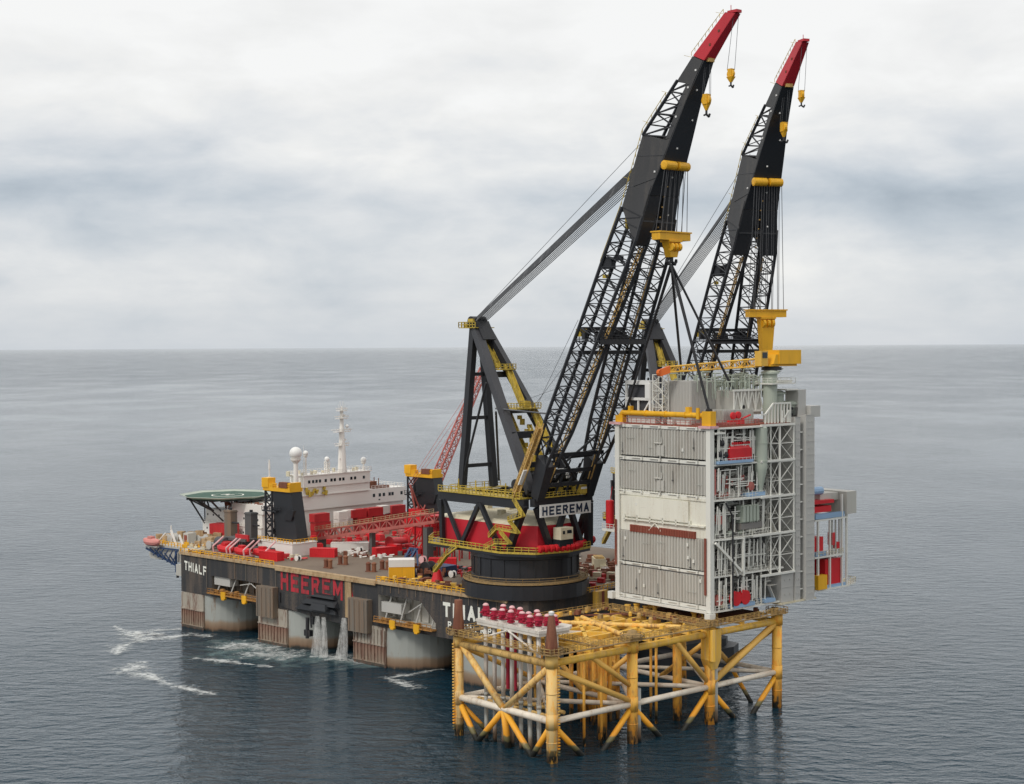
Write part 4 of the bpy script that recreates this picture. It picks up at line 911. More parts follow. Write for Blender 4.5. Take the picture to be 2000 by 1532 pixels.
m.beam((u0 - .25, 17.5, 42), (u0 - .25, 19.5, 40.2), .25); m.beam((u0 - .25, 15.5, 40.2), (u0 - .25, 17.5, 42), .25)
m.build('blank_wall', 'wall_cream', T)
m = MB(); m.box((u0 - .35, 5.4, 39.5), (u0 + .02, 25.4, 41.1))
for k in range(40): v = 5.5 + k * .495; m.box((u0 - .5, v, 39.6), (u0 - .36, v + .2, 41.0))
m.build('louvre', 'red_primer', T)
for zc, zh in ((63.7, .7), (56.3, .75), (48.7, .5), (32.15, .6), (24.6, .9)):
    m = MB(); m.box((u0 - .12, v0 + 1.1, zc - zh / 2), (u0 + .25, v1 - .9, zc + zh / 2))
    for k in range(5): v = v0 + 3.5 + k * 5.6; m.box((u0 - .6, v, zc - zh * .4), (u0 - .13, v + .5, zc + zh * .6)); m.box((u0 - .45, v, zc + zh * .2), (u0 - .13, v + 3.5, zc + zh * .35))
    m.build('beam_band', 'module_white', T)
    m = MB(); m.box((u0 - .05, v0 + 1.25, zc - zh / 2 - .3), (u0 - .01, v1 - 1, zc - zh / 2 - .02)); m.build('painted_shadow_line', 'interior_dark', T)  # dark strip paints a shadow line under each band
m = MB(); m.box((u0 - .7, v0 + 1, 23.5), (u0 - .3, v1 + .2, 24.1)); m.box((u0 - 1.6, v1 + .3, 23.6), (u0 - .2, v1 + 1.8, 25.2)); m.box((u0 - 1.2, v0 - .6, 22.4), (u0 + .7, v0 + .9, 23.6)); m.build('base_beam', 'module_white', T)
for va, zl, zh in ((v0 + .9, 27.6, 40.0), (v1 - .2, 31.5, 42)):
    m = MB()
    for q in (0, .35): m.tube((u0 - .75, va + q, zl), (u0 - .75, va + q, zh), .14, n=6)
    for k in range(12): z = zl + (zh - zl) * k / 12; m.tube((u0 - .75, va, z), (u0 - .75, va + .35, z), .1, n=4)
    m.build('bumper_post', 'red_primer', T)
m = MB()
for zc in (58.2, 50.3): m.poly([(u0 - .6, 15.2, zc + 3.3), (u0 - .6, 15.2, zc + 1.9), (u0 - .6, 17.4, zc + 1.9)], .2); m.box((u0 - .5, 14.6, zc - .9), (u0 - .23, 16.8, zc + 1.5)); m.poly([(u0 - .6, 15.6, zc - 1.4), (u0 - .6, 15.6, zc + 5)], .14)
m.build('vent_pipe', 'module_grey', T)
# side framing: white lattice tower, cross braces
m = MB(); a = [(66.6, v0 - 1.2), (69.6, v0 - 1.2), (69.6, v0 + 2), (66.6, v0 + 2)]
m.lattice([(x, y, 30.4) for x, y in a], [(x, y, 64) for x, y in a], 8, .17, .09, cross=False); m.build('lattice_tower', 'module_white', T)
m = MB(); a = [(69.7, v0 - 1.3), (74.6, v0 - 1.3), (74.6, v0 + 2.6), (69.7, v0 + 2.6)]
m.lattice([(x, y, 30.4) for x, y in a], [(x, y, 64) for x, y in a], 8, .22, .11, faces=(0, 1), cross=False)
for z in (30.4, 39.6, 48, 56, 64): m.beam((57 if 40 > z > 33 else 63, v0 - 1.4, z), (74.8, v0 - 1.4, z), .4, .5)
m.build('lattice_tower', 'module_white', T)
m = MB(); m.beam((48.6, v0 - .7, 39), (56.4, v0 - 1.4, 32.2), .5); m.beam((57, v0 - 1.4, 31.2), (57, v0 - 1.4, 39.6), .55); m.beam((53.6, v0 - .9, 35.3), (55.6, v0 - 1.0, 31.2), .35); m.beam((54, v0 - .7, 24), (54, v0 - .7, 31.4), .5); m.beam((48.8, v0 - .4, 62.8), (52, v0 - .4, 62.8), .4)
m.build('corner_brace', 'module_white', T)
for u in (50.4, 52.5, 55, 58.5, 61.5, 64.5):
    for a, c in zip(dz[:-1], dz[1:]):
        if random.random() < .7: m = MB(); m.beam((u, v0 - .1, a), (u, v0 - .1, c - .3), .25); m.build('stanchion', 'module_white', T)
# equipment and pipework deck by deck
for i, (a, c) in enumerate(zip(dz[:-1], dz[1:])):
    rd = random.Random(100 + i)
    m = MB()
    for k in range(80):
        u = 49.2 + rd.random() * 18; v = v0 + .6 + rd.random() * 5.8; z = a + rd.random() * 1.5; h = 2 + rd.random() * (c - a - 3.2); r = .09 + rd.random() * .16
        m.tube((u, v, z), (u, v, min(c - .5, z + h)), r, n=6)
        L = 1 + rd.random() * 4; m.tube((u, v, min(c - .5, z + h)), (min(u + L, 69), v, min(c - .5, z + h)), r, n=6)
    m.build('pipework', 'pipe_grey', T)
    m = MB()
    for k in range(44):
        u = 49.2 + rd.random() * 17; v = v0 + .3 + rd.random() * 5; z = a + .4 + rd.random() * (c - a - 1.4); L = 1.5 + rd.random() * 6
        m.tube((u, v, z), (min(u + L, 70), v, z), .1 + rd.random() * .14, n=6); m.cb((u, v, z), (.5, .5, .5))
    m.build('pipework', 'pipe_dark', T)
    m = MB()
    for k in range(16):
        u = 49.5 + rd.random() * 16; s_ = .7 + rd.random() * 1.3; m.cb((u, v0 + 1.2 + rd.random() * 5, a + s_ / 2), (s_, s_, s_), rd.random()); 
        u = 49.5 + rd.random() * 16; m.lathe((u, v0 + 1 + rd.random() * 4, a + .1), [(.3, 0), (.45, .2), (.45, 1.3), (.2, 1.6)], 8)
    m.build('equipment', 'module_white' if i % 2 else 'pipe_dark', T)
    m = MB()
    for k in range(10):
        u = 49.5 + rd.random() * 15; m.lathe((u, v0 + .4 + rd.random() * 3, a + .9), [(.1, -.9), (.5, -.7), (.5, .7), (.1, .9)], 8, 'x'); m.cb((u, v0 + .5, a + 2.6 + rd.random() * 2), (.3, .2, 1.2))
    m.build('valve_skid', ('cream', 'pipe_dark', 'vessel_green', 'faded_red', 'vessel_green')[i], T)
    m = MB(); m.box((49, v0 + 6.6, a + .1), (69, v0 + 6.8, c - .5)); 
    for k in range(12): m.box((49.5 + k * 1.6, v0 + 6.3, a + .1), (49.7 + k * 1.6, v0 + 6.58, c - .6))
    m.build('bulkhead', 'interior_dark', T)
for i, (a, c) in enumerate(zip(dz[:-1], dz[1:])):      # slim white pipes, cable trays and a stair flight in front
    rd = random.Random(300 + i); m = MB()
    for k in range(18):
        u = 49.6 + rd.random() * 16.5; z0_ = a + rd.random() * 2; m.tube((u, v0 - .25 + rd.random() * .5, z0_), (u, v0 - .25, c - .4 - rd.random() * 2), .11 + rd.random() * .08, n=6)
    for k in range(7): u = 49.6 + rd.random() * 10; z0_ = a + 1 + rd.random() * (c - a - 2); m.box((u, v0 - .2, z0_), (u + 3 + rd.random() * 6, v0 + .05, z0_ + .18))
    m.build('pipework', 'module_white', T)
    m = MB(); ua, ub = (67, 69.3) if i % 2 else (69.3, 67); m.beam((ua, v0 - .2, a), (ub, v0 - .2, (a + c) / 2), .8, .2); m.beam((ub, v0 + .9, (a + c) / 2), (ua, v0 + .9, c), .8, .2); m.box((66.8, v0 - .6, (a + c) / 2 - .1), (69.5, v0 + 1.4, (a + c) / 2)); m.build('stair_flight', 'module_grey', T)
for k in range(26):
    rd = random.Random(500 + k); v = 3 + rd.random() * 25; z = rd.choice([58, 60.5, 50.5, 53, 34, 37, 27, 30, 45]) + rd.random(); m = MB()
    if k % 3 == 0: m.box((u0 - .55, v, z), (u0 - .35, v + .5, z + .7))
    elif k % 3 == 1: m.tube((u0 - .45, v, z), (u0 - .45, v + 1 + 2 * rd.random(), z), .06, n=5)
    else: m.tube((u0 - .45, v, z - 1), (u0 - .45, v, z + 1), .06, n=5); m.box((u0 - .55, v - .2, z - 1.3), (u0 - .35, v + .2, z - 1))
    m.build('wall_fitting', ('module_white', 'pipe_grey', 'interior_dark')[k % 3], T)
# named equipment on the open side
m = MB(); m.box((53.5, v0 - .5, 56.8), (61, v0 + 3, 59.2)); m.hexa([(53.9, v0 - .5, 59.2), (60.6, v0 - .5, 59.2), (60.6, v0 + 3, 59.2), (53.9, v0 + 3, 59.2)], [(54.6, v0, 60.2), (60, v0, 60.2), (60, v0 + 2.6, 60.2), (54.6, v0 + 2.6, 60.2)])
for k in range(9): m.cb((54.6 + k * .7, v0 - .4, 60.4), (.25, .3, .5))
m.build('engine_housing', 'bright_red', T)
for a, c, z in ((49.4, 61, 56.1), (59.5, 65, 48.4), (54, 61.5, 24.1), (65, 68.6, 24.1)):
    m = MB(); m.box((a, v0 - .95, z), (c, v0 + 2, z + .8 if z < 50 else z + .6)); m.build('skid', 'skid_blue', T)
m = MB(); m.lathe((64.2, v0 - .3, 48.9), [(.45, 0), (.5, 1), (1.45, 5.4), (1.5, 6), (1.5, 14.6), (1.2, 15)], 20)
for z in (56, 60): m.lathe((64.2, v0 - .3, z), [(1.6, 0), (1.6, .2)], 20)
m.build('storage_silo', 'vessel_green', T, smooth=False)
for u in (55.2, 58.2):
    m = MB(); m.lathe((u, v0 - .6, 26.2), [(.6, -.5), (1.6, -.5), (1.6, -.35), (1.1, -.3), (1.1, .3), (1.6, .35), (1.6, .5), (.6, .5)], 18, 'y'); m.build('hose_reel', 'bright_red', T)
m = MB()
for k in range(5): m.box((57.6 + k * 1.15, v0 - .9, 42.9), (58.4 + k * 1.15, v0 + .6, 46.3))
m.box((57.4, v0 - .3, 42.6), (63.2, v0 + 1, 46.5)); m.build('heat_exchanger', 'vessel_green', T)
m = MB(); m.box((57, v0 - .6, 41.2), (64.4, v0 + 3, 42.5)); m.build('exchanger_base', 'pipe_dark', T)
m = MB(); m.poly([(51.8, v0 - .9, 47.5), (53.6, v0 - 1.3, 44.5), (53.6, v0 - 1.3, 24.6)], .2, 8); m.build('black_hose', 'rope_dark', T)
m = MB()
for u, z in ((52.6, 58), (51.4, 60.6), (50.6, 58.2)): m.lathe((u, v0 + .2, z), [(.2, -.6), (.8, -.4), (.8, .4), (.2, .6)], 12, 'x')
m.build('pump', 'rope_dark', T)
m = MB(); m.lathe((50.6, v0 + .4, 26.2), [(.2, -.5), (1.3, -.4), (1.3, .4), (.2, .5)], 14, 'y'); m.lathe((50.8, v0 + .4, 43.9), [(.2, -.5), (1.2, -.4), (1.2, .4), (.2, .5)], 14, 'y'); m.box((49, v0 - .2, 49.2), (49.4, v0 + .4, 55)); m.lathe((61, v0, 50.6), [(.2, -.5), (1, -.4), (1, .4), (.2, .5)], 12, 'y')
m.build('pump', 'faded_red', T)
# tall grey panels at the right end
for a, c, z0, z1, dv in ((70.6, 75.0, 23.6, 30.2, 0), (75.2, 77.0, 23.6, 65.5, -.4), (78.3, 81.4, 23.4, 65.9, -1.0)):
    m = MB(); m.box((a, v0 - .9 + dv, z0), (c, v0 - .6 + dv, z1)); m.box((a, v0 - .59 + dv, z0 + .01), (a + .3, v0 + 6, z1 - .01)); m.box((c - .3, v0 - .59 + dv, z0 + .01), (c, v0 + 6, z1 - .01))
    n_ = int((z1 - z0) / 3)
    for k in range(n_ + 1): z = z0 + (z1 - z0) * k / n_; m.box((a - .05, v0 - .98 + dv, z - .05), (c + .05, v0 - .91 + dv, z + .05))
    for k in range(n_):
        for t in (.3, .7): m.cb((a + (c - a) * t, v0 - .98 + dv, z0 + (z1 - z0) * (k + .5) / n_), (.22, .1, .35))
    m.build('wind_wall', 'panel_grey', T)
m = MB(); m.box((77.02, v0 - .3, 23.6), (78.28, v0 - .1, 64)); m.build('wind_wall_gap_shade', 'interior_dark', T)  # dark sheet stands for the shade between the tall panels
m = MB()
for z in range(26, 64, 4): m.cb((77.6, v0 - .8, z), (.8, .7, .3))
m.tube((77.4, v0 - .6, 24), (77.4, v0 - .6, 64), .12); m.build('access_ladder', 'module_white', T)
m = MB(); m.box((75.1, v0 - 1.5, 23.2), (82.6, v0 + 6, 23.6)); m.box((70, v0 - 1.3, 23.1), (75.09, v0 + 6, 23.5)); m.build('deck', 'cream', T)
# roof: lower building volumes
def vol(nm, mt, a, c, ribs=0, par=T):
    m = MB(); m.box(a, c)
    if ribs:
        for k in range(ribs):
            v = a[1] + (c[1] - a[1]) * (k + .4) / ribs; m.box((a[0] - .1, v, a[2] + .1), (a[0] - .002, v + (c[1] - a[1]) / ribs * .4, c[2] - .1))
        nn = int(ribs * (c[0] - a[0]) / (c[1] - a[1]))
        for k in range(nn):
            u = a[0] + (c[0] - a[0]) * (k + .4) / nn; m.box((u, a[1] - .1, a[2] + .1), (u + (c[0] - a[0]) / nn * .4, a[1] - .002, c[2] - .1))
    return m.build(nm, mt, par)
m = MB(); m.prism([(u0, v0 + .2), (81, v0 + .2), (81, v1), (u0, v1)], 64.05, 64.4); m.build('roof_deck', 'red_primer', T)
vol('roof_block', 'panel_grey', (52, 10.5, 64.4), (61, 18.6, 74.0), 18)
vol('roof_block', 'module_grey', (60.2, 5.4, 66.2), (70, 16, 71.6), 0)
vol('roof_block', 'pipe_grey', (54.5, 3.4, 64.4), (65, 9, 67.6), 8)
m = MB(); A = JF
for k in range(4):
    a = 60.3 + k * 2.5
    m.beam((a, 5.2, 67.4), (a + 1.25, 5.2, 71.5), .28); m.beam((a + 1.25, 5.2, 71.5), (a + 2.5, 5.2, 67.4), .28); m.beam((a, 5.15, 67.2), (a, 5.15, 71.6), .3)
m.beam((60, 5.15, 67.1), (70.4, 5.15, 67.1), .45); m.beam((60, 5.15, 71.8), (70.4, 5.15, 71.8), .45); m.build('truss', 'module_white', T)
# white frame tower and pink lattice stair at the back left of the roof
m = MB(); a = [(49.4, 20.5), (51.4, 20.5), (51.4, 28), (49.4, 28)]
for x, y in a: m.beam((x, y, 64.4), (x, y, 73.6), .5)
for z in (69.8, 73.4): m.beam((49.4, 20.5, z), (49.4, 28, z), .6, .6); m.beam((51.4, 20.5, z), (51.4, 28, z), .6)
m.beam((49.4, 24.2, 64.4), (49.4, 24.2, 69.6), .4); m.beam((49.4, 24.2, 64.6), (49.4, 20.6, 69.4), .35); m.beam((49.4, 24.2, 64.6), (49.4, 27.8, 69.4), .35)
m.box((49.1, 20.4, 73.7), (51.8, 28.2, 74.0)); m.box((49.0, 20.4, 69.9), (51.8, 21.8, 73.3)); m.build('frame_tower', 'white_paint', T)
m = MB(); m.box((49.8, 21.9, 64.5), (51.2, 27.6, 73)); m.build('frame_tower_core', 'frame_grey', T)
m = MB(); a = [(49.3, 16.6), (51.2, 16.6), (51.2, 19.6), (49.3, 19.6)]
m.lattice([(x, y, 64.4) for x, y in a], [(x, y, 75.4) for x, y in a], 6, .16, .1); m.build('stair_tower', 'module_white', T)
# piping, domes and cylinders on the roof
m = MB(); rd = random.Random(9)
for k in range(90):
    u = 53 + rd.random() * 24; v = 5 + rd.random() * 14; z = 71.8 + rd.random() * 2.4; h = .8 + rd.random() * 1.6; m.tube((u, v, z - 2), (u, v, z + h), .16, n=6); m.tube((u, v, z + h), (u + 1 + 2 * rd.random(), v, z + h), .16, n=6)
for k in range(16): u = 60 + rd.random() * 14; m.lathe((u, 6 + rd.random() * 8, 72.4), [(.3, 0), (.6, .3), (.6, 1.0), (.3, 1.4)], 8)
m.build('pipework', 'vessel_green', T)
for u, v, r, z0, z1 in ((71.5, 4, 1.6, 64.4, 76.2), (75.5, 6.2, 2.3, 64.4, 71.4), (79, 4.5, 1.5, 64.4, 69)):
    m = MB(); m.lathe((u, v, 0), [(r, z0), (r, z1 - .8), (r + .5, z1 - .8), (r + .5, z1 - .4), (r * .8, z1)], 20); m.build('tank', 'vessel_green', T)
m = MB(); m.box((69.4, 1.6, 73), (77.6, 8.5, 73.3)); m.rail([(69.4, 8.5, 73.3), (69.4, 1.6, 73.3), (77.6, 1.6, 73.3), (77.6, 8.5, 73.3)], 1.1, 1.2, .06); m.box((75.5, 2.4, 71.5), (79.5, 6.5, 71.8)); m.box((72, 2, 73.4), (77, 5, 73.9)); m.build('crane_platform', 'module_white', T)
vol('roof_block', 'panel_grey', (79.4, 2.2, 65), (82.2, 6, 71.6))
vol('roof_block', 'panel_grey', (82.4, 1.0, 65.2), (86, 4.4, 67.8))
m = MB()
for k in range(9): u = 65.2 + k * 1.1; hh = min(4.4, 2.2 + k * .9); m.beam((u, v0 - .8, 64.4), (u, v0 - .8, 64.4 + hh), .3)
m.beam((65.2, v0 - .8, 66.4), (68, v0 - .8, 68.8), .35); m.beam((68, v0 - .8, 68.8), (74, v0 - .8, 68.8), .35); m.beam((63.5, v0 - .8, 66.4), (65.2, v0 - .8, 66.4), .3)
m.beam((71, v0 - .9, 64.4), (71, v0 - .9, 67.2), .3); m.beam((73.3, v0 - .9, 64.4), (73.3, v0 - .9, 67.2), .3); m.beam((71, v0 - .9, 64.6), (73.3, v0 - .9, 67.1), .25); m.build('roof_frame', 'module_white', T)
m = MB()
for k in range(8): m.lathe((74.2 + (k % 4) * .9, 2.0, 66 + (k // 4) * 1.4), [(.1, -.2), (.35, -.1), (.35, .1), (.1, .2)], 8, 'y')
for k in range(14): m.tube((75 + k * .22, 1.6, 64.4), (75.6 + k * .22, 1.6, 67.6), .05, n=4)
m.build('flame_nozzles', 'rope_dark', T)
m = MB(); m.lathe((56.2, 1.8, 66.4), [(.35, -.3), (.8, -.25), (.8, .25), (.35, .3)], 12, 'y'); m.lathe((57.9, 1.8, 66.5), [(.35, -.3), (.8, -.25), (.8, .25), (.35, .3)], 12, 'y'); m.box((54.6, 1.4, 64.5), (59.6, 2.2, 65.4)); m.tube((59, 1.8, 65.6), (62, 1.8, 66.4), .2); m.build('winch', 'bright_red', T)
m = MB(); m.rail([(u0, v0, 64.4), (u0, v1, 64.4)], 1.1, 1.5, .06); m.rail([(u0, v0, 64.4), (64, v0, 64.4)], 1.1, 1.2, .06)
for k in range(8): m.cb((50 + k * .9, 1.6, 64.8), (.7, .5, .5))
m.build('roof_rail', 'faded_red', T)
m = MB(); m.box((49, 18.5, 64.4), (50.4, 27, 66.4)); m.box((49, 8.5, 64.4), (50, 12, 65.2)); m.box((48.6, 13, 64.4), (49.4, 14.5, 65.4)); m.build('roof_box', 'module_white', T)
# yellow lifting beam across the front of the roof
m = MB(); m.tube((48.6, 3.4, 66.6), (48.6, 28.6, 66.6), .62, n=14); m.tube((48.6, 28.4, 66.6), (48.6, 29.3, 65.6), .62, n=14)
m.box((47.9, 27.9, 64.45), (49.3, 30.2, 66)); m.box((47.7, .8, 64.45), (49.4, 3.4, 67.6)); m.box((48.1, 7.5, 66.9), (49.1, 8.6, 68.4)); m.box((48.1, 25.5, 66.9), (49.1, 26.3, 68.2)); m.box((47.6, 4.2, 65.8), (48, 5, 68.3))
for k in range(3): m.lathe((48.6, 9 + k * 6, 66.6), [(.75, -.2), (.75, .2)], 14, 'y')
m.build('lifting_beam', 'bright_yellow', T)
m = MB(); m.box((47, .4, 63.9), (49.8, 3.8, 64.42)); m.box((47, 27.6, 63.9), (49.8, 31.4, 64.42)); m.build('lifting_pad', 'wellhead_pink', T)
# annex behind the left wall
m = MB(); rd = random.Random(4)
for z in (25, 31, 38.5, 42.5, 47.5, 50, 54): m.box((50.2, 29.8, z), (58, 32.5 + (1.6 if z == 38.5 else 0), z + .5)); 
for k in range(9): m.beam((50.6 + rd.random() * 7, 32.2, 25), (50.6 + k * .8, 32.2, 54), .22)
for k in range(30): s_ = .5 + rd.random() * 1.3; m.cb((51 + rd.random() * 6, 31.8, 26 + rd.random() * 26), (s_, s_, s_))
m.build('annex', 'module_grey', T)
m = MB(); rd = random.Random(5)
for k in range(30): u = 50.5 + rd.random() * 7; z = 25 + rd.random() * 27; m.tube((u, 32.3, z), (u, 32.3, z + 2 + 3 * rd.random()), .12, n=5)
m.build('annex_pipework', 'pipe_dark', T)
m = MB(); m.lathe((50.4, 34.6, 39.4), [(.9, 0), (.9, 1.0), (1.0, 1.02), (1.0, 6.2), (.8, 6.4)], 14); m.tube((50.4, 34.6, 45.6), (50.6, 34, 49), .08); m.build('flare_drum', 'bright_red', T)
m = MB(); m.box((49.2, 31, 38.6), (53, 36, 39.2)); m.rail([(49.2, 31, 39.2), (49.2, 36, 39.2)], 1.1, 1.2, .07); m.build('annex_balcony', 'module_white', T)
# stair module at the right rear
o5 = JF.w(5.4, 0)
SFr = Frame(o5.x, o5.y, 41)
Rm = thing('side_module', 'open grey side module with red tanks right of the tall grey panels', 'platform module', SFr, (84, 6, 23))
m = MB()
for z, e in ((24, 95.5), (31.8, 93.5), (40.6, 95)): m.box((82.6, 4, z - .4), (e, 16, z))
m.prism([(95.4, 4), (101, 6), (101, 9), (95.4, 12)], 23.6, 23.95); m.build('deck', 'module_white', Rm)
for u, v in ((95, 4.3), (93.2, 4.3), (95, 15.6), (88.5, 4.3), (84, 4.3)):
    m = MB(); m.beam((u, v, 24), (u, v, 46 if u > 90 else 40.3), .45); m.build('column', 'module_white', Rm)
for a in ((89.2, 31.8, 40), (90.1, 31.8, 40), (94, 24, 44), (91.4, 31, 40), (92.8, 31, 40)):
    m = MB(); m.tube((a[0], 4.8, a[1]), (a[0], 4.8, a[2]), .22); m.build('pipe', 'pipe_grey', Rm)
m = MB(); m.hexa([(89.5, 5, 41), (97.5, 5, 41), (97.5, 16, 41), (89.5, 16, 41)], [(86.5, 5, 46), (97.5, 5, 46), (97.5, 16, 46), (86.5, 16, 46)]) if False else m.box((94.2, 3.6, 41.2), (98, 16, 46.6)); m.box((87, 6, 44.6), (94.1, 16, 46.4)); m.build('heli_shelter', 'module_grey', Rm)
m = MB(); m.box((87.2, 4.6, 24.6), (93.4, 9, 30.8)); m.build('red_tank', 'bright_red', Rm)
m = MB(); m.box((83, 3.4, 24.05), (86.4, 5, 27.4)); m.build('yellow_locker', 'bright_yellow', Rm)
m = MB(); m.box((83, 4.6, 33), (86.4, 8, 36.4)); m.box((83, 4.6, 42.2), (89.5, 8, 43.6)); m.box((83, 4.6, 44.2), (90.6, 8, 45)); m.box((89.9, 4.6, 34), (90.9, 6, 37)); m.box((91.6, 4.6, 33), (92.8, 6, 34.6)); m.build('red_machinery', 'bright_red', Rm)
m = MB(); m.box((83, 4.2, 24.02), (94.6, 5, 24.7)); m.box((83, 4.1, 31.9), (87, 5, 32.9)); m.box((83, 4.1, 40.7), (94, 5, 41.9)); m.lathe((85.5, 6, 47.2), [(.2, -2.2), (1, -1.8), (1, 1.8), (.2, 2.2)], 10, 'x'); m.build('skid', 'skid_blue', Rm)
m = MB(); m.box((83, 9.2, 24.2), (90, 9.4, 31)); m.box((83, 9.2, 32), (88.6, 9.4, 40)); m.build('bulkhead', 'interior_dark', Rm)
m = MB(); m.rail([(95.4, 4, 24), (101, 6, 24), (101, 9, 24)], 1.1, 1.2, .08); m.rail([(83, 4, 32), (93.4, 4, 32)], 1.1, 1.2, .06); m.cb((97, 7, 24.5), (1.8, 1.5, 1)); m.build('handrail', 'cream', Rm)
# yellow pedestal crane on the roof
P = thing('pedestal_crane', 'bright yellow pedestal crane with its boom laid flat over the module roof', 'crane', JF, (72.6, 4.5, 76.2))
m = MB(); m.lathe((72.6, 4.5, 76.2), [(2.3, 0), (2.3, .7), (1.7, .8), (1.7, 1.4)], 20); m.build('slew_ring', 'rope_dark', P)
m = MB(); m.box((72.4, 2.0, 77.6), (80.2, 6.2, 80.8)); m.box((70, 2.6, 77.1), (79.4, 5.8, 77.58)); m.hexa([(70.6, 2.2, 77.6), (72.39, 2.2, 77.6), (72.39, 6, 77.6), (70.6, 6, 77.6)], [(71.4, 2.2, 79.8), (72.39, 2.2, 79.8), (72.39, 6, 79.8), (71.4, 6, 79.8)]); m.build('machine_house', 'bright_yellow', P)
m = MB(); m.box((67.3, 3, 77.2), (69.6, 5, 80.6)); cbn = m.build('cab', 'jacket_yellow', P)
m = MB(); m.box((67.6, 2.94, 79), (69.3, 2.99, 80.3)); m.build('window', 'window_glass', cbn)
e = JF.onv(1298, 727, 15)
m = MB(); a = Vector((69.5, 5.2, 78.0)); c = Vector((e.x + 1.5, 15, 76.6)); ax = (c - a).normalized(); sd = Vector((0, 0, 1)).cross(ax).normalized()
m.lattice([a + sd + Vector((0, 0, -.9)), a - sd + Vector((0, 0, -.9)), a - sd + Vector((0, 0, .9)), a + sd + Vector((0, 0, .9))], [c + sd * .6 + Vector((0, 0, -.6)), c - sd * .6 + Vector((0, 0, -.6)), c - sd * .6 + Vector((0, 0, .6)), c + sd * .6 + Vector((0, 0, .6))], 16, .17, .1)
m.build('crane_boom', 'jacket_yellow', P)
m = MB(); d = c + ax * 2.2; m.hexa([c + sd * .7 + Vector((0, 0, -.8)), c - sd * .7 + Vector((0, 0, -.8)), c - sd * .7 + Vector((0, 0, .8)), c + sd * .7 + Vector((0, 0, .8))], [d + sd * .5 + Vector((0, 0, -1.4)), d - sd * .5 + Vector((0, 0, -1.4)), d - sd * .5 + Vector((0, 0, .2)), d + sd * .5 + Vector((0, 0, .2))]); m.lathe((d.x, d.y, d.z - .6), [(.8, -.4), (.8, .4)], 12, 'y'); m.build('boom_tip', 'orange_paint', P)
# slings from the near crane's hook to the roof
hk = C1.w(48.2, 0, 101); hkJ = JF.loc(hk)
def sling(b_, label, s_, cat='sling'):
    ring = hkJ + Vector((0, 0, -1.2))
    Sg = thing('lifting_sling', label, 'sling', JF, tuple(b_), 'slings between the near hook block and the module roof')
    for q in (-1, 1):
        m = MB(); off = sd2 = Vector((.35 * q, .25 * q, 0)); m.tube(ring + off * 2.2 * s_, Vector(b_) + off, .24, n=7); m.build('rope', 'rope_dark', Sg)
    m = MB(); m.tube(Vector(b_) + Vector((0, -.6, 0)), Vector(b_) + Vector((0, .6, 0)), .5, n=10); m.build('shackle', 'rope_dark', Sg)
sling((48.7, 2.2, 67.7), 'thick double black sling running down to the near right corner of the module roof', 1.4)
sling((48.7, 27.4, 67.4), 'double black sling running down to the left end of the yellow roof beam', -1.2)
sling((66, 25, 65.5), 'thin looking sling running to the back of the module roof', .6)
sling((64, 6, 68), 'inner black sling running behind the thick one', .3)
# ------------------------------------------------------------ things on the vessel's deck
def hp(px, py, z=22.0): p = HF.onz(px, py, z); return p.x, p.y
# accommodation block at the bow
A_ = thing('accommodation_block', 'big white accommodation block with rows of small windows at the bow', 'accommodation block', HF, (-14, 60, 22))
m = MB(); m.box((-31, 30, 22), (-.5, 90, 26.2)); m.build('wall', 'ship_white', A_)
m = MB(); m.box((-30, 30.6, 26.25), (-.7, 90, 30.3)); m.box((-31.3, 29.7, 26.05), (-.3, 30.55, 26.3)); m.box((-16, 30.3, 30.35), (0, 45.5, 33.2)); m.build('wall', 'ship_white', A_)
m = MB(); m.box((-9, 45.8, 30.35), (0.2, 90.6, 35.0)); m.box((-7, 46, 35.02), (.4, 74, 37.6)); m.box((-6, 45.8, 37.62), (.9, 73.8, 41.2)); m.box((-6.5, 45.4, 41.22), (1.2, 74.2, 41.5)); m.box((-.1, 45.6, 34.9), (.75, 74.1, 35.15)); m.build('bridge', 'ship_white', A_)
m = MB(); m.rail([(1.1, 45.5, 41.5), (1.1, 74.1, 41.5), (-6.4, 74.1, 41.5), (-6.4, 45.5, 41.5), (1.1, 45.5, 41.5)], 1.1, 1.5, .07); m.rail([(.1, 75, 35), (.1, 90, 35), (-15, 90, 35)], 1.1, 1.6, .07); m.rail([(-31, 29.8, 26.2), (0, 29.8, 26.2)], 1.1, 2, .06)
m.build('railing', 'ship_white', A_)
def win(u, v, z, w_=.9, h=.8, face='u'):
    m = MB()
    if face == 'u': m.box((u, v - w_ / 2, z), (u + .06, v + w_ / 2, z + h))
    else: m.box((v - w_ / 2, u - .06, z), (v + w_ / 2, u, z + h))
    m.build('window', 'window_glass', A_)
for v in (48, 49.6, 51, 52.4, 54.8, 57.2, 58.6, 60.8, 62.2, 65.6, 67.2, 71.0): win(.9, v, 38.9, .9, .95)
for v in (76, 78.6, 80.4, 83, 84.3, 88.4): win(.2, v, 32.4, 1.0, 1.1)
win(.2, 78.4, 31.2, .7, .4)
for k, v in enumerate((-29, -26, -23, -20, -17, -14, -10, -6, -3)): win(30.6, v, 28.2, .55, .6, 'v'); win(30, v + .4, 23.9, .55, .6, 'v')
m = MB()
for k in range(12): m.cb((-6 + random.random() * 6, 45 + random.random() * .6 + k * .01, 31.5 + random.random() * 4), (.5 + random.random(), .4, .6 + random.random()))
for k in range(16): m.cb((.6 + random.random() * .6, 46.5 + random.random() * 9, 35.2 + random.random() * 1.8), (.5, .6 + random.random() * .5, .6 + random.random()))
m.build('rescue_gear', 'crane_yellow', A_)
m = MB()
for k in range(40): m.cb((-20 + random.random() * 18, 30.8 + random.random() * 6, 30.4 + .6 + random.random() * 2.2), (.6 + random.random(), .6, .7 + random.random()), random.random())
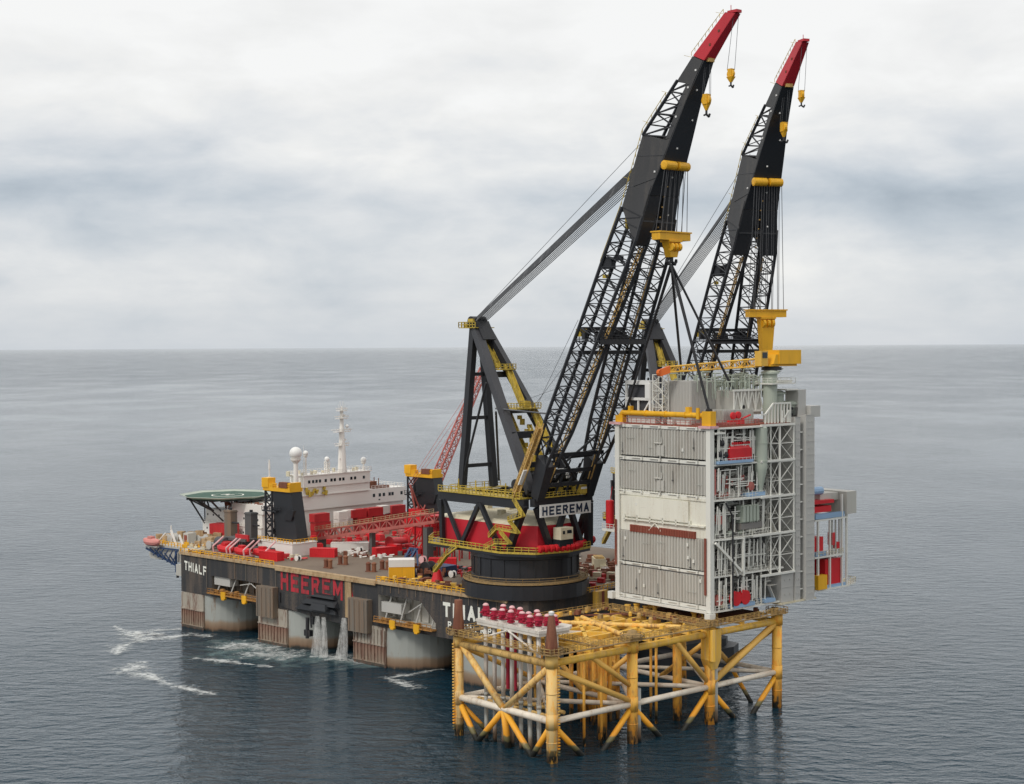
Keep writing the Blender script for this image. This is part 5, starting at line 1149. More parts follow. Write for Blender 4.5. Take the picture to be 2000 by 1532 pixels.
for k in range(12): u = -20 + k * 1.5; m.tube((u, 31, 30.4), (u + 1.5, 31, 33.5), .14, n=4)
m.build('deck_gear', 'rust_brown', A_)
m = MB(); m.box((-8, 78, 35), (-5, 82, 37)); m.tube((-3, 79, 35), (-3, 79, 38.6), .15); m.tube((-3, 81, 35), (-3, 81, 38.2), .15); m.box((-4, 77, 35), (-1, 84, 35.8)); m.build('deck_gear', 'rust_brown', A_)
m = MB()
for k in range(14): v = 44 + k * 2.2; m.cb((-5 + random.random() * 5, v, 41.9), (.5 + random.random(), .5, .7 + random.random()))
m.build('roof_gear', 'cream', A_)
# mast
Ms = thing('radar_mast', 'tall white lattice radar mast on top of the bridge', 'mast', HF, (0, 62.5, 41.5), None)
m = MB(); m.lathe((0, 62.5, 41.5), [(1.5, 0), (1.15, 7), (.9, 12), (.45, 19), (.2, 21.4)], 10); m.build('pole', 'ship_white', Ms)
m = MB()
for z, w_ in ((50, 2.2), (54.5, 3.0), (58.8, 2.0), (61.3, 1.6)): m.box((-.9, 62.5 - w_, z), (.9, 62.5 + w_, z + .25)); m.rail([(.9, 62.5 - w_, z + .25), (.9, 62.5 + w_, z + .25)], .9, 1, .06); m.tube((0, 62.5 - w_ * 1.5, z + .8), (0, 62.5 + w_ * 1.5, z + .8), .13, n=5)
for q in (-1, 1): m.tube((0, 62.5 + q * 1.0, 41.5), (0, 62.5 + q * .5, 54), .12, n=5); m.tube((0, 62.5 + q * .6, 59), (0, 62.5 + q * .6, 64.5), .07, n=4); m.tube((0, 62.5 + q * 1.4, 61.5), (0, 62.5 + q * 1.4, 63.5), .06, n=4)
for k in range(8): m.cb((.4, 62.5 + random.uniform(-1, 1), 46 + k * 2), (.5, .8, .5))
m.build('crosstree', 'ship_white', Ms)
m = MB(); m.ball((0.6, 64.2, 56.4), .6); m.build('dome', 'white_paint', Ms, smooth=True)
def radome(u, v, z0, zc, r, lab, rr=.5, lat=False):
    R = thing('satellite_dome', lab, 'radome', HF, (u, v, z0), 'white satellite domes round the bridge')
    m = MB()
    if lat: a = [(u - rr, v - rr), (u + rr, v - rr), (u + rr, v + rr), (u - rr, v + rr)]; m.lattice([(x, y, z0) for x, y in a], [(x, y, zc - r * .9) for x, y in a], 3, .14, .1)
    else: m.lathe((u, v, z0), [(rr * 1.3, 0), (rr, 1), (rr * .8, zc - z0 - r * 1.6), (r * .8, zc - z0 - r * 1.1), (r * .85, zc - z0 - r * .8)], 14)
    m.build('pedestal', 'ship_white', R); m = MB(); m.ball((u, v, zc), r, 18); m.build('dome', 'white_paint', R, smooth=True)
radome(0, 43.4, 33.3, 48.7, 2.0, 'largest white satellite dome on a tall post left of the bridge', .9)
radome(-1, 48.2, 41.5, 48.4, .85, 'small white satellite dome on a thin post at the left end of the bridge', .35)
radome(-1, 57, 41.5, 46, .85, 'weathered satellite dome on a short lattice frame left of the mast', .6, True)
radome(-1, 72.6, 41.5, 44.9, .95, 'white satellite dome at the right end of the bridge roof', .3)
for u, v, z0, z1, lab in ((-1, 47.4, 41.5, 51, 'thin white whip aerial beside the small dome on the bridge'), (14, 22, 43, 48.5, 'stout white aerial above the left yellow topped tower'), (-10, 41, 33.2, 42, 'thin grey aerial standing behind the helideck')):
    W2 = thing('aerial', lab, 'aerial', HF, (u, v, z0)); m = MB(); m.tube((u, v, z0), (u, v, z0 + (z1 - z0) * .5), .22 if 'stout' in lab else .1); m.tube((u, v, z0 + (z1 - z0) * .5), (u, v, z1), .35 if 'stout' in lab else .06, .2 if 'stout' in lab else .04); m.build('rod', 'ship_white', W2); m = MB(); m.cb((u, v, z0 + .3), (.6, .6, .6)); m.build('base', 'ship_white', W2)
# helideck
Hd = thing('helideck', 'round green helicopter deck overhanging the bow', 'helideck', HF, (-21.7, 33.1, 34))
hu, hv_ = -21.7, 33.1
m = MB(); m.lathe((hu, hv_, 34.4), [(13.2, 0), (13.6, .55)], 8); m.build('landing_deck', 'helideck_green', Hd)
m = MB()
for r in (5.2,): m.lathe((hu, hv_, 34.96), [(r, 0), (r, .02)], 32)
m.build('circle_mark', 'letter_white', Hd)
m = MB(); m.lathe((hu, hv_, 35.0), [(4.7, 0), (4.7, .02)], 32); m.build('circle_fill', 'helideck_green', Hd)
m = MB(); m.box((hu - 1.6, hv_ - 1.6, 35.05), (hu - .9, hv_ + 1.6, 35.09)); m.box((hu + .9, hv_ - 1.6, 35.05), (hu + 1.6, hv_ + 1.6, 35.09)); m.box((hu - .89, hv_ - .35, 35.05), (hu + .89, hv_ + .35, 35.09)); m.build('letter_mark', 'letter_white', Hd)
m = MB(); n = 8
for k in range(n):
    a0, a1 = 2 * pi * k / n, 2 * pi * (k + 1) / n
    p = [(hu + r * cos(t), hv_ + r * sin(t), z) for r, z, t in ((13.6, 34.7, a0), (15.2, 35.3, a0), (15.2, 35.3, a1), (13.6, 34.7, a1))]
    m.slab(p, (0, 0, .06)); m.tube(p[1], p[2], .12, n=5)
m.build('safety_net', 'vessel_green', Hd)
m = MB()
for k in range(12): a = 2 * pi * k / 12; m.tube((hu + 12.8 * cos(a), hv_ + 12.8 * sin(a), 34.4), (hu + 5.5 * cos(a), hv_ + 5.5 * sin(a), 30.4), .25, n=6)
for k in range(9): m.beam((hu - 12 + k * 3, hv_ - sqrt(max(0, 169 - (12 - k * 3) ** 2)), 34.1), (hu - 12 + k * 3, hv_ + sqrt(max(0, 169 - (12 - k * 3) ** 2)), 34.1), .3, .5)
m.tube((hu - 10, hv_ - 8, 34.3), (-30, 30.5, 25), .28); m.tube((hu - 12, hv_, 34.3), (-30.9, 34, 26), .28); m.tube((hu + 2, hv_ - 12, 34.3), (-20, 30, 27), .25); m.tube((-30.5, 30.5, 24), (-30.5, 30.5, 34), .2)
m.build('support_frame', 'frame_grey', Hd)
# deck crane towers
def tower(u, v, label, mirror=1):
    Tt = thing('crane_tower', label, 'crane tower', HF, (u, v, 22), 'black crane towers with yellow tops')
    m = MB()
    m.hexa([(u - 1, v - 3, 26), (u + 8.6, v - 3, 26), (u + 8.6, v + 1, 26), (u - 1, v + 1, 26)], [(u - 2.8, v - 3, 40), (u + 5.8, v - 3, 40), (u + 5.8, v + 1, 40), (u - 2.8, v + 1, 40)])
    m.hexa([(u + 3, v - 3.6, 32), (u + 6.5, v - 3.6, 32), (u + 6.5, v - 2.9, 32), (u + 3, v - 2.9, 32)], [(u + 5, v - 3.8, 35), (u + 8, v - 3.8, 35), (u + 8, v - 2.9, 35), (u + 5, v - 2.9, 35)])
    m.build('plated_tower', 'black_steel', Tt)
    m = MB(); a = [(u - 6, v - 3), (u - 3, v - 3), (u - 3, v + .4), (u - 6, v + .4)]
    m.lattice([(x, y, 25) for x, y in a], [(x, y, 40) for x, y in a], 5, .34, .2); m.box((u - 6.6, v - 4, 34), (u, v - 3, 34.4)); m.rail([(u - 6.6, v - 4, 34.4), (u + 2, v - 4, 34.4)], 1.1, 1.2, .09); m.build('lattice_side', 'crane_black', Tt)
    m = MB(); m.box((u - 6.5, v - 3.6, 40.1), (u + 6, v + 1.2, 41.2)); m.box((u - 6.8, v - 3.8, 41.0), (u - 3.8, v - 1, 43.8)); m.box((u - 3.79, v - 3.6, 41.2), (u - 2, v - 2, 42.3)); m.box((u + 4.8, v - 3.4, 41.2), (u + 6.0, v + .6, 42.8)); m.rail([(u - 3, v - 3.6, 41.2), (u + 6, v - 3.6, 41.2)], 1.1, 1.2, .1); m.build('tower_top', 'bright_yellow', Tt)
    m = MB(); m.cb((u + 3, v - 3, 42.1), (3.6, 1.6, 1.6)); m.cb((u + .5, v - 2, 41.9), (1.4, 1, 1.2)); m.build('tower_gear', 'rust_brown', Tt)
    if mirror > 0:
        m = MB(); m.prism([(u - 6, v - 6), (u + 10, v - 6), (u + 10, v + 3), (u - 6, v + 3)], 22.02, 25.6); m.box((u - 6.2, v - 6.2, 25.6), (u + 10.2, v + 3.2, 25.8)); bs = m.build('base_house', 'ship_white', Tt)
        m = MB(); m.rail([(u - 6, v - 6, 25.8), (u + 10, v - 6, 25.8), (u + 10, v + 3, 25.8)], 1.1, 1.3, .09); m.build('railing', 'bright_yellow', bs)
    return Tt
tower(24.5, 20, 'black crane tower with a yellow top on a white base near the bow')
tower(21.5, 80, 'black crane tower with a yellow top, behind the red lattice crane', -1)
# red lattice boom crane
Rc = thing('lattice_crane', 'red lattice boom crane leaning up towards the big black crane', 'crane', HF, (22, 77, 22))
m = MB(); a = Vector((22, 77.5, 29)); c = Vector((22, 106, 74.5)); ax = (c - a).normalized(); sd = Vector((1, 0, 0)); up2 = ax.cross(sd)
q0 = [a + sd * x * 1.5 + up2 * y * 1.5 for x, y in ((-1, -1), (1, -1), (1, 1), (-1, 1))]; q1 = [c + sd * x * .9 + up2 * y * .9 for x, y in ((-1, -1), (1, -1), (1, 1), (-1, 1))]
m.lattice(q0, q1, 26, .25, .13); m.build('crane_boom', 'faded_red', Rc)
m = MB(); m.box((18, 73, 22), (26, 82, 27)); m.box((19, 74, 27), (25, 80, 30)); m.build('crane_house', 'bright_red', Rc)
m = MB()
for k in range(3): m.tube((21 + k, 72, 38), (22, 105.5 - k * 5, 74 - k * 8), .06, n=4)
m.tube((22, 76, 30), (22, 72, 38), .3); m.tube((22, 74, 30), (22, 72, 38), .3); m.build('guy_rope', 'faded_red', Rc)
# long red lattice boom resting across the deck
Bm = thing('stowed_boom', 'long faded red lattice boom with a walkway, stowed across the deck behind the tower', 'crane boom', HF, (44, 36, 22))
a = Vector((26, 31, 26.2)); c = Vector((70, 37.5, 34.0)); ax = (c - a).normalized(); sd = Vector((0, 0, 1)).cross(ax).normalized(); U = Vector((0, 0, 1))
m = MB(); m.lattice([a - sd * 1.6 - U * 1.3, a + sd * 1.6 - U * 1.3, a + sd * 1.6 + U * 1.3, a - sd * 1.6 + U * 1.3], [c - sd * 1.6 - U * 1.3, c + sd * 1.6 - U * 1.3, c + sd * 1.6 + U * 1.3, c - sd * 1.6 + U * 1.3], 18, .3, .2)
m.beam(a - sd * 1.7 - U * 1.1, c - sd * 1.7 - U * 1.1, .3, .9); m.build('boom_truss', 'faded_red', Bm)
m = MB(); m.beam(a - sd * 1.2 + U * 1.5, c - sd * 1.2 + U * 1.5, 1.2, .25); m.rail([a - sd * 1.9 + U * 1.5, c - sd * 1.9 + U * 1.5], 1.1, 1.6, .09); m.build('walkway', 'edge_tan', Bm)
for a_, c_ in (((24, 29, 22), (28, 32, 25)), ((45.5, 33.5, 22), (46.6, 35, 28)), ((66, 35.5, 22), (67.6, 38, 31))): m = MB(); m.box(a_, c_); m.build('boom_rest', 'interior_dark', Bm)
Pr = thing('pipe_rack', 'tall red steel rack of gear beside the near crane tub', 'rack', HF, (66, 40, 22))
m = MB(); 
for z in (26, 30, 33.5): m.box((58, 40, z), (76, 44, z + .4))
for k in range(7): m.beam((58 + k * 3, 40, 22), (58 + k * 3, 40, 34), .35); m.beam((58 + k * 3, 44, 22), (58 + k * 3, 44, 34), .35)
m.build('rack_frame', 'container_red', Pr)
m = MB()
for k in range(20): m.cb((59 + random.random() * 15, 41 + random.random() * 2, 27 + 3.6 * (k % 2) + random.random()), (1.5, 1, 1.6))
m.build('stored_gear', 'bright_red', Pr)
# containers: one model, then copies
def corr(m, a, c, nx, ny, d=.07):
    for k in range(nx):
        x = a[0] + .3 + (c[0] - a[0] - .6) * k / nx; w_ = (c[0] - a[0] - .6) / nx * .5
        m.box((x, a[1] - d, a[2] + .25), (x + w_, a[1] - .002, c[2] - .25)); m.box((x, c[1] + .002, a[2] + .25), (x + w_, c[1] + d, c[2] - .25))
    for k in range(ny):
        y = a[1] + .3 + (c[1] - a[1] - .6) * k / ny; w_ = (c[1] - a[1] - .6) / ny * .5; m.box((a[0] - d, y, a[2] + .25), (a[0] - .002, y + w_, c[2] - .25))
def container(fr, u, v, z, rot, mt, label, group, size=(6.1, 2.44, 2.6), door='panel_grey', scale=1):
    C = thing('cargo_container', label, 'container', fr, (u, v, z), group); C.rotation_euler = (0, 0, fr.a + radians(rot))
    L, B, H_ = size; OFF[C.name] = (0, 0, 0)
    m = MB(); m.box((-L / 2, -B / 2, .05), (L / 2, B / 2, H_)); corr(m, (-L / 2, -B / 2, .05), (L / 2, B / 2, H_), 12, 4); m.build('shell', mt, C)
    m = MB()
    for x in (-L / 2, L / 2):
        for y in (-B / 2, B / 2): m.cb((x * .985, y * .965, H_ / 2), (.22, .22, H_ + .06))
    for y in (-B / 2, B / 2): m.cb((0, y * .99, H_ - .05), (L, .16, .16)); m.cb((0, y * .99, .1), (L, .16, .16))
    m.build('frame', mt, C)
    m = MB()
    for y in (-.8, -.3, .3, .8): m.tube((L / 2 + .06, y, .2), (L / 2 + .06, y, H_ - .2), .04, n=5)
    m.box((L / 2 + .005, -B * .45, .2), (L / 2 + .03, B * .45, H_ - .15)); m.build('door', mt, C)
    return C
def kit(src, u, v, z, rot, label, group=None):
    c = copy_tree(src); c.location = HF.w(u, v, z); c.rotation_euler = (0, 0, HF.a + radians(rot)); c['label'] = label
    if group: c['group'] = group
    return c
G1 = 'containers stacked against the accommodation block'
r0 = container(HF, 7, 47, 27.3, 90, 'container_red', 'red container at the left end of the top row by the white block', G1)
kit(r0, 6.8, 62.6, 27.3, 90, 'red container in the top row, right of the white crate stack'); kit(r0, 7, 69.6, 27.3, 90, 'red container in the middle of the top row')
kit(r0, 7, 79.6, 27.3, 90, 'red container at the right end of the top row'); kit(r0, 7, 84.6, 24.6, 90, 'red container one level down at the right end of the row', G1)
kit(r0, 7, 47.4, 24.6, 90, 'red container below the left end of the top row'); kit(r0, 7, 65, 24.6, 90, 'red container in the second row under the white boxes'); kit(r0, 7, 72, 24.6, 90, 'red container in the second row, third from the left'); kit(r0, 7, 79, 24.6, 90, 'red container in the second row, fourth from the left')
kit(r0, 7, 47.6, 22, 90, 'red container on deck at the left foot of the stack'); kit(r0, 7, 65, 22, 90, 'red container on deck behind the stowed boom walkway'); kit(r0, 7, 72, 22, 90, 'red container on deck near the middle of the row'); kit(r0, 7, 79, 22, 90, 'red container on deck near the right of the row')
w0c = container(HF, 6.4, 56.2, 27.2, 90, 'ship_white', 'topmost of the stacked white containers at the left of the red row', G1, (3.6, 2.6, 2.5))
kit(w0c, 6.4, 56.2, 24.6, 90, 'middle one of the stacked white containers left of the red row'); kit(w0c, 6.4, 56.2, 22, 90, 'lowest of the stacked white containers left of the red row')
kit(w0c, 6.2, 59.9, 27.4, 90, 'white box squeezed between two red containers of the top row'); wv = kit(w0c, 6.2, 74.6, 27.6, 90, 'white box with grey shutters in the top row')
G2 = 'loose red containers standing on the open deck'
u, v = hp(545, 1093); r1 = container(HF, 34.5, 6.5, 22, 4, 'bright_red', 'bright red container at the deck edge left of the white tower base', G2, (7.4, 2.6, 2.5))
kit(r1, 40.5, 20.5, 22, 30, 'red container right of the white tower base, its long side to the camera'); kit(r1, 81, 28.5, 22, 40, 'red container close to the near crane tub')
kit(r1, 52, 34, 22, 75, 'upright red container standing end on left of the red winch'); kit(r1, 30, 24, 22, 60, 'dark red container half hidden behind the white tower base')
Rb = container(HF, -14, 26, 23.5, 8, 'container_red', 'large raised red container on the bow platform', None, (9, 4, 3.4)); del Rb['category']; Rb['category'] = 'container'
m = MB(); m.box((-3.5, -1.5, -1.4), (3.5, 1.5, .04)); m.build('stand', 'cream', Rb)
wl = container(HF, 37, 33.5, 22, 42, 'ship_white', 'long low white container under the stowed red boom', None, (11, 2.6, 2.6))
ye = container(HF, 86, 8.6, 22, 48, 'bright_yellow', 'yellow and white cabin container at the deck edge', None, (6.6, 4.2, 2.9))
m = MB(); m.box((-3.35, -2.2, 2.95), (3.35, 2.2, 4.8)); m.box((3.4, -2.1, .1), (3.5, 2.1, 2.9)) if False else None; m.build('upper_cabin', 'ship_white', ye)
m = MB(); m.box((-3.42, -1.9, .2), (-3.38, .4, 2.6)); m.build('white_door', 'ship_white', ye)
wg = container(HF, 115, 54, 22, -43, 'cream', 'cream generator container on the stern deck right of the crane tub', None, (6.1, 3, 3))
m = MB(); m.box((-2.5, -1.2, 3.0), (2.5, 1.2, 3.4)); m.build('roof_fan', 'jacket_tan', wg)
# lifeboats with white davits on the port edge
lbg = 'covered red lifeboats in davits on the port edge'
def lifeboat(u, v, z, label, mt='bright_red', dav=True, grp=lbg, L=7.6):
    B = thing('lifeboat', label, 'lifeboat', HF, (u, v, z), grp); OFF[B.name] = (0, 0, 0)
    m = MB(); K = 9; vs = []
    for k in range(K):
        t = k / (K - 1) * 2 - 1; wd = (1 - abs(t) ** 3 * .75) * 1.35; x = t * L / 2; kl = .35 * abs(t) ** 3
        for a in range(10):
            th = 2 * pi * a / 10; vs.append((x, cos(th) * wd, 1.25 + (sin(th) * 1.25 if sin(th) < 0 else sin(th) * 1.2) * (1 - abs(t) ** 4 * .6) + kl))
    fs = [(k * 10 + a, k * 10 + (a + 1) % 10, (k + 1) * 10 + (a + 1) % 10, (k + 1) * 10 + a) for k in range(K - 1) for a in range(10)] + [tuple(range(9, -1, -1)), tuple((K - 1) * 10 + a for a in range(10))]
    m.add(vs, fs); m.build('hull', mt, B)
    m = MB(); m.box((-1.2, -.7, 2.3), (.8, .7, 3.0)); m.build('canopy', mt, B)
    if dav:
        for x in (-L / 2 + .6, L / 2 - .6):
            m = MB(); m.poly([(x, -1.9, .2), (x, -2.2, 2.0), (x + .9, 1.0, 4.6)], .24, 6); m.beam((x, -1.9, .2), (x, 1.8, .2), .4); m.build('davit', 'wellhead_pink', B)
    m = MB(); m.box((-L / 2 + .8, -.5, -.25), (L / 2 - .8, .5, .12)); m.build('cradle', 'panel_grey', B)
    return B
l0 = lifeboat(14.5, 5.4, 22.3, 'red covered lifeboat nearest the bow, between pink davits')
kit(l0, 22.6, 5.4, 22.3, 0, 'middle red covered lifeboat on the port edge'); kit(l0, 29.2, 7.6, 22.3, 6, 'red covered lifeboat next to the red container')
lifeboat(-20.5, 3.6, 21.6, 'faded pink lifeboat hanging outside the bow platform', 'pink_cover', False, None, 8.2)
Cr = thing('launch_cradle', 'dark blue steel cradle under the pink lifeboat', 'cradle', HF, (-15, 4.4, 17))
m = MB()
for k in range(5): m.tube((-21 + k * 2.6, 3.2, 21.1 - k * .3), (-19 + k * 2.4, 5.2, 18.2 - k * .5), .22, n=6); m.tube((-19.5 + k * 2.4, 3.4, 18.9 - k * .5), (-18 + k * 2.4, 4.6, 21), .18, n=6)
m.beam((-24, 4, 20.6), (-8.5, 5, 16.2), .5); m.beam((-24, 4, 21.2), (-9, 5.4, 21.2), .4); m.beam((-9.2, 4.6, 21), (-9.2, 4.6, 14.6), .5); m.build('cradle_frame', 'dark_blue', Cr)
m = MB(); m.tube((-8.2, 4.4, 15.5), (-8.2, 4.4, 13), .4); m.build('winch', 'rope_dark', Cr)
# funnels
for (px, w_), lab in (((451, 1.6), 'left dark exhaust funnel in front of the white block'), ((491, 1.5), 'right dark exhaust funnel with side pipes')):
    p = HF.onv(px, 1050, 14); F_ = thing('funnel', lab, 'exhaust funnel', HF, (p.x, 14, 22), 'dark exhaust funnels')
    m = MB(); m.box((p.x - w_, 12.8, 22), (p.x + w_, 15.2, 33.6)); m.box((p.x - w_ - .15, 12.6, 33.0), (p.x + w_ + .15, 15.4, 33.4)); m.build('stack', 'hull_grey' if w_ > 1.55 else 'interior_dark', F_)
    m = MB(); m.tube((p.x, 14, 33.6), (p.x, 14, 34.3), .5); m.tube((p.x + w_, 13.4, 30), (p.x + w_ + 3, 13.4, 30), .25); m.tube((p.x + w_, 13.4, 26), (p.x + w_ + 3.6, 13.4, 25.6), .25); m.build('pipe', 'rope_dark', F_)
# pairs of dark red mooring bollards
b0 = None
for (px, py), lab in (((641, 1110), 'leftmost pair of dark bollards on the open deck'), ((670, 1103), 'second pair of dark bollards, farthest from the deck edge'), ((725, 1117), 'third pair of dark bollards from the left'), ((752, 1113), 'pair of dark bollards beside the yellow cabin')):
    u, v = hp(px, py)
    if b0 is None:
        b0 = thing('bollard', lab, 'bollard pair', HF, (u, v, 22), 'pairs of bollards on the open deck'); OFF[b0.name] = (0, 0, 0)
        m = MB(); m.box((-1.5, -.6, .01), (1.5, .6, .2)); m.build('base_plate', 'rust_brown', b0)
        for x in (-.85, .85): m = MB(); m.lathe((x, 0, .2), [(.6, 0), (.6, 1.7), (.68, 1.8), (.68, 2.1), (.3, 2.4)], 12); m.build('post', 'rust_brown', b0)
    else: kit(b0, u, v, 22, 20, lab)
# red winch
Wn = thing('deck_winch', 'large bright red winch on the deck below the stowed boom', 'winch', HF, (49, 42, 22))
m = MB(); m.box((43.5, 37, 22.02), (55, 46.5, 23.4)); m.box((50, 36.4, 23.4), (54, 38.6, 25)); m.build('winch_frame', 'bright_red', Wn)
m = MB(); m.lathe((49, 41.5, 25), [(1.9, -3.4), (1.9, -3.1), (1.1, -3), (1.1, 3), (1.9, 3.1), (1.9, 3.4)], 18, 'y'); m.build('drum', 'container_red', Wn)
m = MB()
for k in range(7): m.tube((45 + k * 1.4, 46, 23), (46.5 + k * 1.4, 47.5, 27 + (k % 3)), .22, n=6)
m.tube((46, 47, 27), (55, 52, 33), .3); m.tube((47.5, 47, 24), (57, 52, 31), .3); m.build('brace', 'bright_red', Wn)
# blue A-frame launcher, black spread of gear, red tank, reels
Bl = thing('deck_derrick', 'dark blue A shaped launch frame leaning over beside the yellow cabin', 'launch frame', HF, (82, 17, 22))
m = MB()
for s_ in (0, 2.2): m.beam((82 + s_, 10.4, 22.2), (81 + s_, 16.5, 28.2), .55); m.beam((86 + s_ * .5, 13.5, 22.2), (81.2 + s_, 16.6, 28.3), .45)
m.beam((80.6, 16.5, 28.3), (83.8, 16.5, 28.3), .5); m.beam((82, 12.5, 24.4), (84.2, 12.5, 24.4), .3); m.beam((81.7, 14.4, 26.2), (83.9, 14.4, 26.2), .3)
for k in range(3): m.tube((82 - k * .3, 11 + k * 1.8, 23 + k * 1.7), (83.7 - k * .3, 12.6 + k * 1.8, 24.6 + k * 1.7), .13, n=5)
m.build('frame', 'dark_blue', Bl)
m = MB(); m.box((79.5, 9.8, 22.01), (88, 16, 22.25)); m.build('base', 'rope_dark', Bl)
Rv = thing('work_machine', 'dark navy underwater work machine with its reel, right of the blue frame', 'machine', HF, (91, 16, 22))
m = MB(); m.box((87.5, 15.5, 22.02), (94, 21, 24.6)); m.build('body', 'dark_blue', Rv)
m = MB(); m.lathe((90.5, 14, 24), [(.6, -1.3), (2, -1.3), (2, -1), (1, -.9), (1, .9), (2, 1), (2, 1.3), (.6, 1.3)], 16, 'y'); m.build('reel', 'rope_dark', Rv)
m = MB()
for k in range(44): m.cb((84 + random.random() * 11, 10.5 + random.random() * 9, 22.6 + random.random() * 1.8), (.6 + random.random(), .5, .5 + random.random()), random.random())
m.build('loose_parts', 'rust_brown', Rv)
Tk = thing('conical_tank', 'small red conical tank at the foot of the near crane tub', 'tank', HF, (99.5, 8.5, 22))
m = MB(); m.lathe((99.5, 8.5, 22), [(1.7, 0), (1.6, .6), (.8, 3.2), (.35, 3.6)], 16); m.build('shell', 'bright_red', Tk)
m = MB(); m.tube((99.5, 8.5, 25.4), (99.5, 8.5, 26.1), .15); m.build('valve', 'white_paint', Tk)
def spool(px, py, lab, r=.9, mt='ship_white', core='rope_dark'):
    u, v = hp(px, py); s_ = thing('cable_reel', lab, 'reel', HF, (u, v, 22), 'small reels and drums about the deck')
    m = MB(); m.lathe((u, v, 22 + r), [(.2, -.7), (r, -.65), (r, -.5)], 14, 'y'); m.lathe((u, v, 22 + r), [(r, .5), (r, .65), (.2, .7)], 14, 'y'); m.build('flange', mt, s_)
    m = MB(); m.lathe((u, v, 22 + r), [(r * .6, -.49), (r * .6, .49)], 12, 'y'); m.build('core', core, s_)
spool(884, 1128, 'white flanged reel by the left edge of the crane tub'); spool(582, 1096, 'pale reel between the two red containers left of the tower base', .8)
spool(703, 1080, 'white reel under the stowed boom', .9); spool(1182, 1122, 'white ball like reel on the stern deck', 1.0); spool(1145, 1152, 'dark reel on the stern deck next to the crane tub', .9, 'rope_dark')
spool(826, 1100, 'pink ended drum beside the red container at the tub', 1.0, 'wellhead_pink')
Oc = thing('deck_equipment', 'white and rust coloured machinery crowded on the stern deck by the module', 'machinery', HF, (112, 60, 22))
m = MB(); rd = random.Random(12)
for k in range(80): s_ = .5 + rd.random() * 1.3; m.cb((104 + rd.random() * 30, 40 + rd.random() * 30, 22 + s_ / 2), (s_ * 1.4, s_, s_), rd.random())
m.build('machinery', 'rust_brown', Oc)
m = MB()
for k in range(26): s_ = .5 + rd.random() * 1.2; m.cb((104 + rd.random() * 33, 34 + rd.random() * 34, 22 + s_ / 2), (s_ * 1.2, s_, s_), rd.random())
m.build('cabinet', 'cream', Oc)
Yb = thing('hanging_box', 'yellow striped box hung over the stern edge', 'box', HF, (139.6, 24.5, 18.5))
m = MB(); m.box((139.1, 22.7, 18.2), (140.6, 26.9, 22.2)); m.build('shell', 'jacket_yellow', Yb); m = MB(); m.box((140.62, 24.3, 18.3), (140.7, 25.3, 22.1)); m.build('stripe', 'red_primer', Yb)
# clutter along the port edge and bow
Bd = thing('mooring_winch', 'weathered mooring winches and chain gear crowded on the bow platform', 'winch', HF, (-10, 14, 21.9))
m = MB(); rd = random.Random(3)
for k in range(60): s_ = .5 + rd.random() * 1.5; m.cb((-28 + rd.random() * 30, 10 + rd.random() * 16, 21.9 + s_ / 2), (s_ * 1.3, s_, s_ * (1 + rd.random())), rd.random())
m.build('gear', 'edge_tan', Bd)
m = MB()
for u, v in ((-22, 12), (-12, 16), (2, 10)): m.lathe((u, v, 23.3), [(1.3, -1.6), (1.3, -1.3), (.7, -1.2), (.7, 1.2), (1.3, 1.3), (1.3, 1.6)], 14, 'y')
m.build('drum', 'panel_grey', Bd)
m = MB(); m.beam((-14, 8, 22), (-16.6, 8, 26.4), .5); m.beam((-8, 6.5, 22), (-10.2, 6.5, 25.6), .45); m.tube((-18, 9, 22), (-18, 9, 27.6), .18); m.tube((-24, 8, 22), (-21, 9, 25), .2); m.build('davit', 'ship_white', Bd)
m = MB(); m.box((-14.5, 11, 22), (-12, 14, 25.4)); m.build('hatch_house', 'module_grey', Bd); m = MB(); m.box((-14, 10.9, 22.3), (-12.6, 10.98, 24.8)); m.build('door', 'red_primer', Bd)
Cn = thing('control_machinery', 'dark steel deck machinery between the funnels and the white tower base', 'machinery', HF, (12, 13, 22))
m = MB(); m.box((6, 11, 22), (17, 18, 25.4)); m.box((8, 9.5, 25.4), (18.5, 14, 26.2)); 
for k in range(10): m.tube((7 + k, 9.6, 22), (8 + k, 9.6, 26), .16, n=5)
m.build('housing', 'interior_dark', Cn)
m = MB(); m.lathe((8, 9, 24.5), [(.4, -2.4), (1.7, -2), (1.7, 2), (.4, 2.4)], 14, 'x'); m.build('cover', 'frame_grey', Cn); m = MB(); m.box((9, 7.6, 22.1), (13.6, 9.2, 25.2)); m.box((13, 10, 25.6), (19, 10.6, 27.4)); m.build('red_box', 'container_red', Cn)

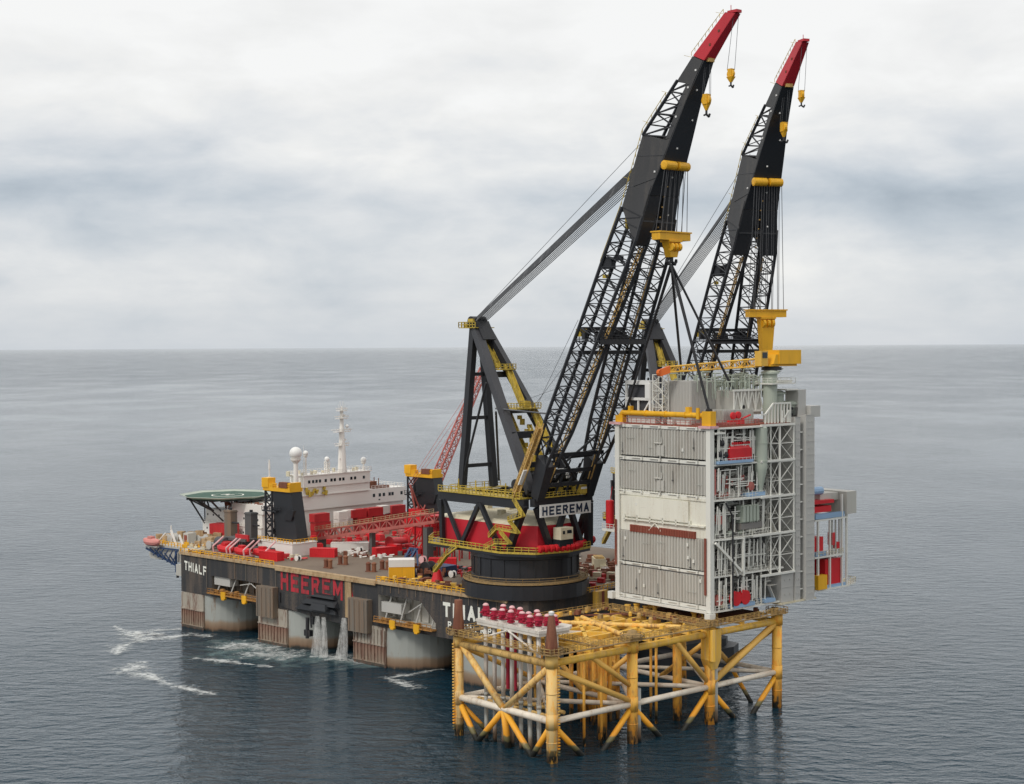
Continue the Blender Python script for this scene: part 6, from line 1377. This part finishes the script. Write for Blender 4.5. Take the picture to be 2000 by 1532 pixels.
# small gear scattered over the working deck, each group a thing of its own
def gear(name, label, u_, v_, du, dv, n_, mt, s0, s1, seed, mt2=None):
    G = thing(name, label, 'deck gear', HF, (u_, v_, 22)); rd = random.Random(seed)
    for q, mm_ in enumerate((mt, mt2 or mt)):
        m = MB()
        for k in range(n_):
            s_ = s0 + rd.random() * (s1 - s0); uu = u_ + (rd.random() - .5) * du; vv = v_ + (rd.random() - .5) * dv
            if k % 3 == 0: m.lathe((uu, vv, 22), [(s_ * .5, 0), (s_ * .5, s_)], 8)
            elif k % 3 == 1: m.tube((uu, vv, 22.3), (uu + s_ * 2, vv + s_, 22.5), .18, n=5)
            else: m.cb((uu, vv, 22 + s_ / 2), (s_ * 1.5, s_, s_), rd.random() * 3)
        m.build(('crates', 'fittings')[q], mm_, G)
gear('rigging_pile', 'dark gear with red fittings, added to imitate the shade under the stowed red boom', 46, 40, 34, 8, 40, 'interior_dark', .8, 2.6, 31, 'container_red')  # dark pieces added to deepen the shade below the boom
gear('rigging_pile', 'red and dark gear heaped between the funnels and the lifeboats', 16, 16, 20, 7, 34, 'container_red', .6, 2.0, 32, 'interior_dark')
gear('rigging_pile', 'red and rusty gear in front of the red container rows', 18, 56, 16, 34, 40, 'bright_red', .6, 2.2, 33, 'faded_red')
gear('rigging_pile', 'low pile of dark rigging and crates in front of the stowed boom', 45, 30, 22, 8, 26, 'rust_brown', .4, 1.1, 21, 'ship_white')
gear('rigging_pile', 'scattered red and rusty gear beside the red lifeboats', 24, 11, 34, 7, 34, 'container_red', .5, 1.5, 22, 'cream')
gear('rigging_pile', 'rusty gear lying along the deck edge between the yellow cabin and the crane tub', 100, 5, 24, 6, 26, 'rust_brown', .5, 1.3, 23, 'jacket_yellow')
gear('rigging_pile', 'dark gear crowded at the foot of the near crane tub on its left', 94, 24, 18, 10, 30, 'frame_grey', .5, 1.6, 24, 'container_red')
gear('rigging_pile', 'mixed gear in the shade behind the near crane tub', 100, 58, 26, 22, 40, 'rust_brown', .6, 1.9, 25, 'ship_white')
gear('rigging_pile', 'mixed white and red gear on the stern deck under the module', 126, 36, 20, 18, 34, 'cream', .5, 1.5, 26, 'container_red')
gear('rigging_pile', 'rusty chain gear at the far bow corner of the deck', 4, 22, 14, 14, 30, 'edge_tan', .5, 1.6, 27, 'interior_dark')
